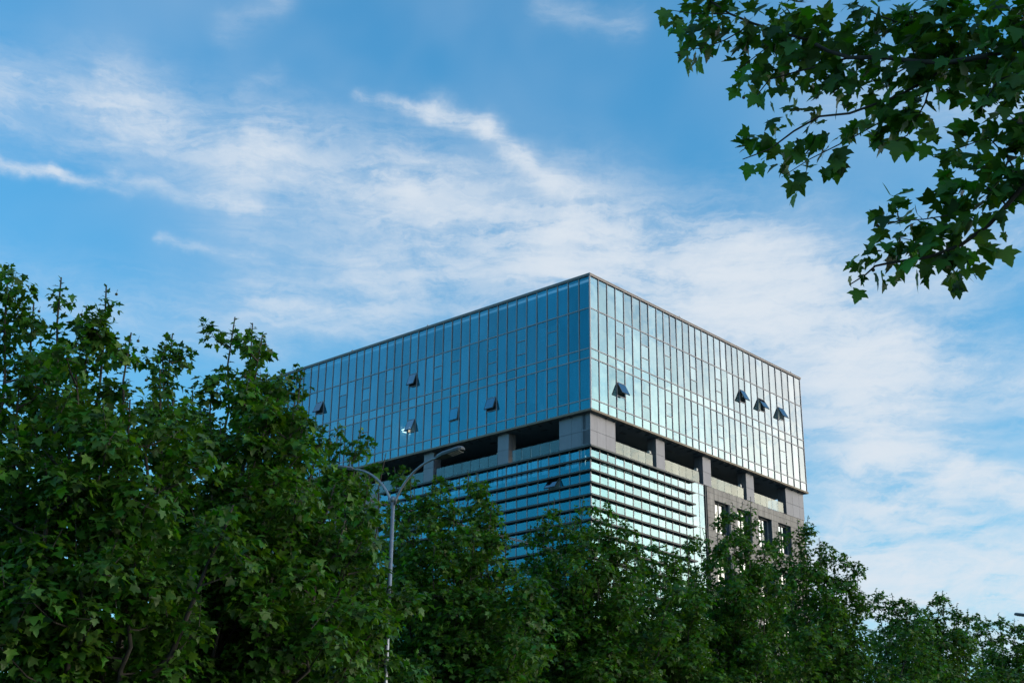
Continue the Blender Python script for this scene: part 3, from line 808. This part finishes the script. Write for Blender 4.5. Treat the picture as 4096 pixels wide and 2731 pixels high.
def dress(SH):
    H = np.array(SH, float); n = H[:, 9].astype(int); idx = np.repeat(np.arange(len(H)), n); K = len(idx)
    i = np.arange(K) - np.repeat(np.cumsum(n) - n, n)
    H = H[idx]; p0, p1, p2 = H[:, 0:3], H[:, 3:6], H[:, 6:9]
    t = H[:, 11] + (1 - H[:, 11]) * (i + RNG.uniform(.2, .8, K)) / H[:, 9]
    first = (t < .5)[:, None]; f = np.where(t < .5, t * 2, t * 2 - 1)[:, None]
    p = np.where(first, p0 + (p1 - p0) * f, p1 + (p2 - p1) * f)
    d = np.where(first, p1 - p0, p2 - p1); d /= np.maximum(np.linalg.norm(d, axis=1, keepdims=True), 1e-6)
    o = np.cross(d, [.3, .2, .9]); o /= np.maximum(np.linalg.norm(o, axis=1, keepdims=True), 1e-6); q = np.cross(d, o)
    ph = (RNG.uniform(0, 6.28, len(SH))[idx] + i * 2.4 + RNG.uniform(-.6, .6, K))[:, None]
    out = o * np.cos(ph) + q * np.sin(ph)
    a = out * H[:, 13:14] + d * .45 + np.array([0, 0, -1.0]) * H[:, 12:13] + RNG.normal(0, .27, (K, 3))
    a /= np.linalg.norm(a, axis=1, keepdims=True)
    up = np.stack([RNG.normal(0, .45, K), RNG.normal(0, .45, K), np.ones(K)], 1) + out * .3
    s_ = H[:, 10] * RNG.uniform(.6, 1.18, K) * (1.0 - .45 * np.clip((t - .75) / .25, 0, 1))
    return p + a * (s_ * .30)[:, None], a, up, s_
CL_ROWS = []
def dress_clumps(CL):
    # leaf sprays: flattened rounded clumps, leaves lying outwards and upwards over their surface, tips drooping
    H = np.array(CL, float); n = H[:, 5].astype(int); idx = np.repeat(np.arange(len(H)), n); K = len(idx); H = H[idx]
    d = RNG.normal(0, 1, (K, 3)); d[:, 2] += .35; d /= np.linalg.norm(d, axis=1, keepdims=True)
    rad = H[:, 3] * (.45 + .6 * RNG.random(K) ** .6)
    p = H[:, 0:3] + d * rad[:, None] * np.array([1.0, 1.0, .62])
    h = d * np.array([1, 1, .25]) + RNG.normal(0, .38, (K, 3)); h[:, 2] -= .38
    h /= np.linalg.norm(h, axis=1, keepdims=True)
    up = d * .75 + RNG.normal(0, .26, (K, 3)); up[:, 2] += .8
    s_ = H[:, 4] * RNG.uniform(.5, 1.22, K)
    return p, h, up, s_
def make_tree(base, fork, leaders, size0, templ, kind, label, group, clumps=9, dens=150, seed=1, singles=0, limb_r=.060, rad0=1.15, balls=40, gap=0.0, rc0=.46):
    r = random.Random(seed)
    base = np.array(base, float); fk = np.array([base[0] + r.uniform(-.2, .2), base[1] + r.uniform(-.2, .2), fork])
    root = empty('plane_tree', tuple(base)); tag(root, label, 'tree', group)
    off = -base
    trunk = MB(); br = MB(); tw = MB()
    SH = []; CL = []; bp = []
    trunk.tube([tuple(base + off - [0, 0, .1]), tuple((base + fk) / 2 + off + [r.uniform(-.06, .06), r.uniform(-.06, .06), 0]), tuple(fk + off)], [.22, .17, .145], 10)
    for li, (tx, ty, tz, rk) in enumerate(leaders):
        top = np.array([tx, ty, tz], float); h = top[2] - fk[2]
        c = np.array([fk[0] + (top[0] - fk[0]) * .72, fk[1] + (top[1] - fk[1]) * .72, fk[2] + h * .42])
        n = 11; pts = []
        for i in range(n + 1):
            t = i / n; q = fk * (1 - t) ** 2 + 2 * c * t * (1 - t) + top * t * t
            if 0 < i < n: q = q + np.array([r.gauss(0, .06), r.gauss(0, .06), 0])
            pts.append(q)
        br.tube([tuple(q + off) for q in pts], [limb_r * (1 - .93 * (i / n) ** .6) + .005 for i in range(n + 1)], 6)
        # the spire at the tip, then smaller shoots and clumps outwards along the limb
        leaves_on(pts[-3:], int(34 * rk), size0 * .85, .0, -.1, 1.0, SH)
        q = pts[-2] * .45 + pts[-1] * .55; CL.append((*q, .20, size0 * .9, int(30 * rk)))
        q = pts[-3] * .3 + pts[-2] * .7; CL.append((*q, .27, size0 * .9, int(44 * rk)))
        nc = max(4, int(clumps * rk)); ph = r.uniform(0, 6.28)
        for k in range(nc):
            t = .24 + .72 * ((k + r.random()) / nc) ** .8
            j = min(int(t * n), n - 1); f = t * n - j; p = pts[j] * (1 - f) + pts[j + 1] * f
            ph += 2.4 + r.uniform(-.6, .6)
            if r.random() < gap: continue
            prof = (.6 + .9 * t if t < .45 else 1.0) * (1.0 if t < .5 else 1 - .72 * ((t - .5) / .5) ** 1.2)
            L = max(.12, rad0 * rk * prof * r.uniform(.35, 1.05))
            rc = max(.17, rc0 * rk * (1.0 if t < .6 else 1 - .40 * (t - .6) / .4) * r.uniform(.72, 1.25))
            d = unitv(np.array([math.cos(ph), math.sin(ph), r.uniform(.05, .65)]))
            q1 = p + d * L * .55; q2 = q1 + unitv(d + [0, 0, .35]) * L * .45
            tw.tube([tuple(p + off), tuple(q1 + off), tuple(q2 + off)], [.017, .011, .006], 4, False)
            CL.append((*q2, rc, size0, max(10, int(dens * (rc / .46) ** 2))))
            for _ in range(3):
                d2 = unitv(np.array([r.gauss(0, 1), r.gauss(0, 1), r.uniform(-.1, .9)])); s1 = q2 + d2 * rc * .9
                tw.tube([tuple(q2 + off), tuple(s1 + off)], [.006, .002], 3, False)
            for _ in range(2 if t > .4 else 1):        # upright shoots that stand out of the clump
                d2 = unitv(np.array([r.gauss(0, .35), r.gauss(0, .35), 1.0])); s0 = q2 + np.array([r.gauss(0, .4) * rc, r.gauss(0, .4) * rc, rc * .3]); s1 = s0 + d2 * r.uniform(.3, .6) * (.6 + .5 * rk) * (1.0 if t < .7 else .5)
                tw.tube([tuple(s0 + off), tuple(s1 + off)], [.006, .002], 3, False)
                leaves_on([s0, s1], r.randint(9, 14), size0 * .85, .1, .0, 1.0, SH)
            if r.random() < .10: bp.append(q2 + d * rc + [0, 0, -.10])
        if r.random() < .7: bp.append(top + [r.uniform(-.2, .2), r.uniform(-.1, .1), -.12])
    trunk.build('trunk', 'bark', root, True); br.build('branches', 'bark', root, True)
    o = tw.build('twigs', 'bark', root); o['kind'] = 'stuff'
    P, A, U, S = [np.concatenate(z) for z in zip(dress(SH), dress_clumps(CL))]
    R = frames(A, U); var = RNG.integers(0, len(templ), len(P)); tone = RNG.random(len(P))
    keep = np.ones(len(P), bool)
    if singles:
        x, y, zf = project(P); inn = (x > 10) & (x < PW - 10) & (y > 10) & (y < PH - 30)
        cell = {}
        for i in np.where(inn)[0]:
            kx = (int(x[i] // 44), int(y[i] // 44))
            if kx not in cell or zf[i] < zf[cell[kx]]: cell[kx] = i
        pick = sorted(cell.values(), key=lambda i: zf[i])[:singles]
        for i in pick:
            o = link('leaf', leaf_mesh(kind, int(var[i])), root)
            Mx = np.eye(4); Mx[:3, :3] = R[i] * S[i]; Mx[:3, 3] = P[i] + off
            o.matrix_local = Matrix(Mx.tolist()); keep[i] = False
    me = foliage_mesh('crown', P[keep] + off, R[keep], S[keep], var[keep], templ, tone[keep])
    o = link('crown', me, root); o['kind'] = 'stuff'
    if bp and balls:
        o = balls_mesh('seed_balls', [q + off for q in bp[:balls]], .022).build('seed_balls', 'ball', root); o['kind'] = 'stuff'
    return root, len(P)
def tops(lst):
    out = []
    for (px, py, dep, rk) in lst:
        q = at(px, py, dep); out.append((q.x, q.y, q.z, rk))
    return out
def fill(trunk_xy, rad, zlo, zhi, n, seed, rk=(.8, 1.2), front=0.0):
    # leaders all round the trunk that the photograph does not single out
    r = random.Random(seed); out = []
    for i in range(n):
        a = i * 2.4 + r.uniform(-.3, .3); d = rad * math.sqrt((i + .5) / n)
        z = zhi + (zlo - zhi) * (d / rad) ** 1.3 * r.uniform(.7, 1.1)
        out.append((trunk_xy[0] + d * math.cos(a), trunk_xy[1] + d * math.sin(a) - front, z, r.uniform(*rk)))
    return out
GRP = 'plane trees lining the street'
counts = []
def tree(trunk_px, dep, lead, fillargs, size0, templ, kind, label, **kw):
    b = at(trunk_px, 2731, dep); b = (b.x, b.y, 0.0)
    ld = tops(lead) + (fill((b[0], b[1]), *fillargs) if fillargs else [])
    fork = kw.pop('fork', 2.6)
    rt, n = make_tree(b, fork, ld, size0, templ, kind, label, GRP, **kw); counts.append((label[:24], len(ld), n))
LN, LM, LF = LEAF_NEAR, LEAF_MID, LEAF_FAR
tree(330, 17.0, [(30, 1115, 17, 1), (135, 1215, 17.4, .9), (245, 1110, 16.8, .9), (345, 1225, 17.2, .9), (425, 1145, 17, .9), (525, 1330, 16.6, .8), (-130, 1240, 17, 1), (-300, 1260, 17.3, 1), (640, 1480, 16.4, .9),
               (80, 1500, 15.6, 1), (300, 1450, 15.4, 1), (520, 1600, 15.6, 1), (-60, 1750, 15.2, 1), (180, 1850, 14.9, 1), (400, 1900, 15.1, 1), (620, 1950, 15.4, 1), (80, 2150, 14.8, 1), (330, 2250, 14.8, 1), (600, 2300, 15.2, 1), (-80, 2400, 15, 1)],
     (2.8, 4.6, 7.8, 6, 21), .116, LM, 'mid', 'nearest dark plane tree with tall leafy spires at the left edge', seed=3, singles=300, clumps=11, rc0=.41, dens=172, fork=2.2, gap=.30, limb_r=.085)
tree(800, 20.0, [(690, 1335, 20, .9), (650, 1420, 19.6, .9), (770, 1560, 20.4, .9), (850, 1500, 19.8, .8), (940, 1268, 20, .9), (1010, 1292, 20.3, .85), (1050, 1340, 19.7, .8), (1130, 1475, 20, .9), (1205, 1490, 19.5, .8),
               (1225, 1640, 19.2, .9), (1275, 1800, 19, .9), (1180, 1600, 18.7, 1), (1110, 1620, 18.4, 1), (1000, 1480, 18.8, 1), (1340, 1930, 18.8, .8), (880, 1700, 18.4, 1), (1060, 1720, 18.3, 1), (720, 1750, 18.5, 1), (980, 1950, 18, 1), (1180, 2000, 18, 1), (780, 2050, 18, 1), (1380, 2080, 18.4, .9), (1450, 2160, 18.6, .8), (900, 2300, 17.8, 1), (1130, 2330, 17.8, 1), (700, 2400, 18, 1), (1330, 2420, 18, 1)],
     (2.8, 4.6, 7.8, 6, 22), .116, LM, 'mid', 'dark plane tree overlapping the left end of the glass block', seed=4, singles=300, clumps=11, rc0=.41, dens=172, fork=2.2, gap=.30, limb_r=.085)
tree(1230, 26.0, [(1366, 1725, 26, .75), (1443, 1712, 26, .7), (1400, 1830, 25.6, .8), (1545, 1810, 26.2, .35), (1480, 1900, 25.4, .8), (1330, 1850, 25.5, .9), (1250, 1900, 25, .9), (1455, 2040, 24.4, .7), (1400, 2100, 24.4, 1), (1420, 1880, 23.9, .7), (1280, 2150, 24.6, 1), (1460, 2280, 24.6, .8), (1370, 2420, 24.5, 1), (1180, 2300, 24.6, 1), (1440, 2560, 24.6, .8)],
     (2.2, 5.6, 8.2, 8, 23), .135, LM, 'mid', 'fresh green plane tree whose thin shoots reach up beside the lamp arm', seed=5, clumps=11, dens=120, fork=2.4)
tree(1790, 33.0, [(1578, 1868, 33, .7), (1640, 1868, 32.6, .75), (1739, 1905, 33, .85), (1700, 1960, 32.4, .9), (1872, 1880, 33, .7), (1907, 1890, 33.4, .7), (1950, 1960, 33, .8), (1970, 2000, 32.5, .8), (1820, 1990, 32, .9), (1660, 2060, 31.8, 1), (1760, 2140, 31.5, 1), (1900, 2120, 31.5, 1), (2030, 2130, 32.5, .8), (1620, 2250, 31.5, 1), (1800, 2330, 31.2, 1), (1960, 2350, 31.2, 1), (1690, 2480, 31.2, 1), (1880, 2520, 31, 1)],
     (3.2, 7.0, 10.0, 7, 24), .135, LF, 'far', 'plane tree right of the lamp pole in front of the banded windows', seed=6, clumps=12, dens=122, rad0=1.2, fork=3.0)
tree(2290, 37.0, [(2120, 2098, 37, .8), (2170, 2060, 36.6, .8), (2217, 1992, 37, .75), (2260, 2060, 36.5, .9), (2333, 1984, 37, .75), (2380, 1992, 37.3, .8), (2440, 2012, 37, .8), (2480, 2085, 36.6, .9), (2300, 2090, 36, 1), (2400, 2140, 35.8, 1), (2200, 2180, 35.8, 1), (2520, 2170, 36.5, .9), (2550, 2140, 37.5, .6), (2330, 2280, 35.3, 1), (2480, 2330, 35.4, 1), (2150, 2350, 35.4, 1), (2260, 2480, 35, 1), (2430, 2520, 35, 1)],
     (3.4, 8.0, 10.6, 7, 25), .135, LF, 'far', 'plane tree standing below the sharp corner of the glass block', seed=7, clumps=12, dens=122, rad0=1.2, fork=3.0)
tree(2680, 40.0, [(2550, 2145, 40, .7), (2606, 2140, 40, .75), (2650, 2200, 39.6, .9), (2700, 2230, 39.5, .9), (2749, 2140, 40, .7), (2580, 2300, 39, 1), (2700, 2340, 38.7, 1), (2640, 2450, 38.5, 1), (2760, 2460, 38.6, 1), (2560, 2560, 38.5, 1)],
     (3.2, 7.5, 9.8, 7, 26), .135, LF, 'far', 'lower plane tree in the dip below the pale ribbon windows', seed=8, clumps=12, dens=122, rad0=1.2, fork=3.0)
tree(2920, 43.0, [(2758, 2140, 43, .8), (2810, 2112, 42.6, .8), (2866, 2045, 43, .8), (2896, 2010, 43, .7), (2930, 2010, 43.3, .75), (2970, 2006, 43, .7), (3003, 1986, 43, .7), (3052, 2120, 42.6, .9), (2900, 2120, 42, 1), (2990, 2150, 41.8, 1), (2820, 2230, 41.6, 1), (2930, 2290, 41.2, 1), (3060, 2280, 41.6, 1), (2860, 2420, 41, 1), (3000, 2450, 41, 1)],
     (3.6, 8.0, 11.2, 7, 27), .135, LF, 'far', 'tall plane tree in front of the stone wall with deep windows', seed=9, clumps=12, dens=122, rad0=1.2, fork=3.0)
tree(3260, 47.0, [(3083, 2165, 47, .8), (3118, 2128, 46.8, .8), (3144, 2090, 47, .7), (3190, 2076, 47, .8), (3233, 2060, 47, .8), (3276, 2150, 46.6, .9), (3300, 2172, 47, .8), (3331, 2185, 47, .8), (3389, 2216, 47, .8), (3433, 2245, 47, .7), (3440, 2340, 46.6, .9), (3200, 2220, 46, 1), (3330, 2320, 45.6, 1), (3160, 2350, 45.4, 1), (3270, 2460, 45, 1), (3400, 2480, 45.4, 1)],
     (3.8, 8.5, 11.6, 7, 28), .14, LF, 'far', 'plane tree covering the right end of the office block', seed=10, clumps=12, rc0=.56, dens=92, rad0=1.2, fork=3.2)
tree(3670, 60.0, [(3503, 2352, 60, .9), (3567, 2370, 60, .9), (3620, 2400, 59.5, 1), (3656, 2400, 60, .9), (3745, 2364, 60, .8), (3770, 2360, 60.3, .8), (3828, 2412, 60, .9), (3872, 2432, 60, .9), (3560, 2480, 59, 1.1), (3700, 2480, 58.6, 1.1), (3830, 2510, 59, 1.1), (3620, 2590, 58.4, 1.1), (3760, 2610, 58.4, 1.1)],
     (4.4, 9.0, 12.2, 8, 29), .16, LF, 'far', 'rounder plane tree seen against open sky right of the building', seed=11, clumps=12, rc0=.74, dens=62, fork=3.6, limb_r=.10, rad0=1.35)
tree(4060, 74.0, [(3904, 2466, 74, .9), (3940, 2460, 74, .9), (3993, 2450, 74, .8), (4057, 2472, 74, .9), (4110, 2480, 74, 1), (4180, 2500, 74, 1), (3960, 2540, 73, 1.1), (4060, 2560, 72.6, 1.1), (4150, 2560, 73, 1.1)],
     (4.6, 10.0, 13.4, 8, 30), .17, LF, 'far', 'farthest plane tree, low in the bottom right corner', seed=12, clumps=12, rc0=.80, dens=56, fork=4.0, limb_r=.10, rad0=1.45)
print('trees', counts)

# ------------------------------------------------------------------ the overhanging tree, its boughs entering from the right
S5 = 1496.0 / 1877.0
def z5(x, y, dep): q = at(2600 + x * S5, y * S5, dep); return np.array(q)
BOUGHS = [   # (points in the enlarged corner, depths, radius start, end)
    ([(2300, 130), (1877, 235), (1700, 280), (1500, 315), (1340, 310), (1180, 290), (1000, 290), (890, 255), (800, 205), (680, 170), (520, 120), (400, 70), (285, -5)], 6.6, 7.4, .020, .006),
    ([(2300, 820), (1877, 930), (1790, 1030), (1700, 1130), (1560, 1230), (1400, 1290), (1200, 1320), (1130, 1335), (1080, 1380), (1000, 1430)], 6.4, 6.9, .017, .003),
    ([(1500, 315), (1420, 385), (1250, 480), (1000, 570), (850, 585), (720, 660), (600, 750), (520, 780), (465, 800)], 6.95, 7.3, .010, .003),
    ([(2200, 300), (1877, 365), (1750, 400), (1690, 490), (1610, 540)], 6.3, 6.7, .010, .003),
    ([(1000, 290), (880, 325), (740, 360), (600, 400), (520, 500)], 7.1, 7.3, .007, .003),
    ([(800, 205), (780, 150), (720, 90), (660, 10)], 7.2, 7.4, .006, .003), ([(890, 250), (870, 210), (850, 140)], 7.2, 7.3, .004, .002),
    ([(1500, 315), (1350, 150), (1150, 80), (1040, 25)], 6.95, 7.1, .008, .003), ([(1600, 295), (1560, 120), (1500, -20)], 6.9, 7.0, .008, .004),
    ([(520, 120), (380, 200), (280, 240), (170, 250)], 7.3, 7.4, .005, .002), ([(400, 70), (220, 70), (90, 50)], 7.4, 7.5, .005, .002),
    ([(680, 170), (560, 260), (470, 330), (420, 360)], 7.3, 7.4, .004, .002),
    ([(1250, 480), (1180, 600), (1000, 700), (800, 800), (660, 890)], 7.05, 7.3, .006, .002), ([(1420, 385), (1380, 520), (1290, 680), (1180, 740)], 7.0, 7.1, .006, .003),
    ([(1700, 1130), (1560, 1070), (1380, 1100), (1240, 1110), (1140, 1132)], 6.6, 6.7, .005, .0015), ([(1790, 1030), (1680, 930), (1550, 900), (1440, 960)], 6.55, 6.7, .005, .002),
    ([(1877, 930), (1800, 800), (1700, 690), (1560, 740), (1420, 790)], 6.5, 6.7, .006, .002), ([(1560, 1230), (1600, 1330), (1640, 1400)], 6.7, 6.7, .004, .002), ([(1400, 1290), (1330, 1210), (1240, 1190)], 6.8, 6.8, .004, .002),
    ([(2000, 150), (1840, 130), (1760, 60), (1720, 10)], 6.5, 6.6, .006, .002), ([(1950, 620), (1850, 620), (1780, 560)], 6.4, 6.5, .006, .002), ([(1340, 310), (1180, 400), (960, 430), (900, 480)], 7.05, 7.15, .005, .002),
    ([(1700, 280), (1650, 150), (1600, 20)], 6.8, 6.9, .006, .002), ([(1877, 235), (1800, 330), (1770, 450)], 6.6, 6.7, .005, .002), ([(1340, 310), (1300, 200), (1250, 60)], 7.0, 7.1, .005, .002),
    ([(1500, 315), (1450, 200), (1400, 60)], 6.9, 7.0, .005, .002), ([(1877, 365), (1820, 480), (1700, 600)], 6.5, 6.6, .005, .002), ([(1800, 800), (1760, 900), (1700, 960)], 6.5, 6.6, .005, .002), ([(1877, 235), (1840, 130), (1860, 20)], 6.5, 6.6, .005, .002),
    ([(1180, 290), (1080, 180), (960, 150)], 7.1, 7.15, .004, .002), ([(1950, 760), (1860, 820), (1800, 880)], 6.4, 6.5, .005, .002), ([(1700, 280), (1680, 360), (1560, 400), (1440, 480)], 6.85, 6.9, .005, .002),
]
tb = np.array([4.9, 6.2, 0.0])
OT = empty('overhanging_plane_tree', tuple(tb)); tag(OT, 'overhanging plane tree boughs with big dark leaves in the upper right corner', 'tree')
m = MB(); m.tube([(0, 0, -.1), (.05, 0, 1.5), (.02, .05, 3.0), (-.05, .05, 5.2), (.1, 0, 6.6)], [.20, .17, .15, .11, .05], 12); m.build('trunk', 'bark', OT, True)
r = random.Random(77); P, A, U, S = [], [], [], []
for bi, (pts, d0, d1, r0, r1) in enumerate(BOUGHS):
    n = len(pts); Q = [z5(x, y, d0 + (d1 - d0) * i / (n - 1)) for i, (x, y) in enumerate(pts)]
    if bi in (0, 1, 3):
        Q = [tb + np.array([-.03, .03, max(3.2, Q[0][2] - .35)])] + Q
        n += 1
    rad = [r0 + (r1 - r0) * i / (n - 1) for i in range(n)]
    if bi in (0, 1, 3): rad[0] = r0 * 1.8
    m = MB(); m.tube([tuple(q - tb) for q in Q], rad, 7); m.build('bough' if r0 > .007 else 'twig', 'bark', OT, True)
    # leaves: drooping, in loose tufts along the twig
    for i in range(n - 1):
        L = np.linalg.norm(Q[i + 1] - Q[i]); frac = i / (n - 1)
        dens = 84 if r0 < .009 else (26 if frac < .45 else 74)
        for _ in range(max(5 if i == n - 2 else 0, int(L * dens + r.random()))):
            t = r.random(); p = Q[i] * (1 - t) + Q[i + 1] * t
            d = unitv(Q[i + 1] - Q[i])
            out = unitv(np.cross(d, [r.gauss(0, 1), r.gauss(0, 1), r.gauss(0, .4)]))
            st = r.uniform(.02, .16); p2 = p + out * st * (1.0 if frac < .8 else .6) + np.array([0, 0, .02 if frac < .8 else .045])
            a = unitv(out * .55 + d * .35 + np.array([-.10, -.05, -.75 if frac < .8 else -.35]) + np.array([r.gauss(0, .38), r.gauss(0, .38), r.gauss(0, .3)]))
            up = unitv(np.array([r.gauss(0, .4), r.gauss(-.25, .45), .9]))
            s = r.uniform(.055, .125) * (.8 if frac > .8 else 1.0)
            P.append(p2); A.append(a); U.append(up); S.append(s)
P = np.array(P); A = np.array(A); U = np.array(U); S = np.array(S); R = frames(A, U)
var = RNG.integers(0, len(LEAF_NEAR), len(P)); tone = RNG.random(len(P))
x, y, zf = project(P); inn = (x > 0) & (x < PW) & (y > 0) & (y < PH)
score = np.where(inn, S / zf * (np.abs((R[:, :, 2] * ((P - np.array(EYE)) / np.linalg.norm(P - np.array(EYE), axis=1)[:, None])).sum(1)) + .25), -1)
pick = np.argsort(-score)[:300]; keep = np.ones(len(P), bool)
for i in pick:
    if score[i] < 0: continue
    o = link('leaf', leaf_mesh('near', int(var[i])), OT)
    Mx = np.eye(4); Mx[:3, :3] = R[i] * S[i]; Mx[:3, 3] = P[i] - tb
    o.matrix_local = Matrix(Mx.tolist()); keep[i] = False
if keep.any():
    o = link('crown', foliage_mesh('crown', P[keep] - tb, R[keep], S[keep], var[keep], LEAF_NEAR, tone[keep]), OT); o['kind'] = 'stuff'
for (bx, by, dp) in ((145, 277, 7.4), (1140, 1132, 6.7), (1165, 1118, 6.7), (1185, 1104, 6.7), (1543, 835, 6.7), (470, 490, 7.3), (1120, 1355, 6.9), (1018, 68, 7.1)):
    q = z5(bx, by, dp) - tb
    balls_mesh('seed_ball', [q], .012).build('seed_ball', 'ball', OT)
# unseen rest of that crown, added overhead to keep sky light off the leaves
SH = []; r = random.Random(31); bm2 = MB()
for k in range(30):
    az = math.radians(30 + 330 * r.random()); 
    dd = 4.4 * math.sqrt(r.random()); tx, ty = tb[0] + dd * math.sin(az), tb[1] + dd * math.cos(az); tz = 8.6 - 2.9 * (dd / 4.4) ** 2 + r.uniform(-.5, .5)
    c_az, c_el = math.degrees(math.atan2(tx, ty)), math.degrees(math.atan2(tz - 1.6, math.hypot(tx, ty)))
    if abs(c_az) < 29 and c_el < 50: continue
    top = np.array([tx, ty, tz]); p0 = tb + np.array([0, .05, 4.6]); ctl = tb + np.array([(tx - tb[0]) * .5, (ty - tb[1]) * .5, 6.2 - .1 * dd])
    pts = [p0 * (1 - q) ** 2 + ctl * 2 * q * (1 - q) + top * q * q for q in np.linspace(0, 1, 8)]
    bm2.tube([tuple(q - tb) for q in pts], [.06 - .052 * i / 7 for i in range(8)], 6)
    for q in np.linspace(.35, 1, 26):
        i = min(int(q * 7), 6); p = pts[i] + (pts[i + 1] - pts[i]) * (q * 7 - i)
        d = unitv(np.array([r.gauss(0, 1), r.gauss(0, 1), r.gauss(.1, .5)])); L = r.uniform(.4, 1.0)
        leaves_on([p, p + d * L * .5, p + d * L + np.array([0, 0, -.05])], 12, .15, .1, .3, 1.0, SH)
P2, A2, U2, S2 = dress(SH); R2_ = frames(A2, U2)
bm2.build('shade_branches', 'bark', OT, True)
o = link('shade_crown', foliage_mesh('shade_crown', P2 - tb, R2_, S2, RNG.integers(0, len(LEAF_MID), len(P2)), LEAF_MID, RNG.random(len(P2))), OT); o['kind'] = 'stuff'
print('overhang leaves', len(P), 'in frame', int(inn.sum()))
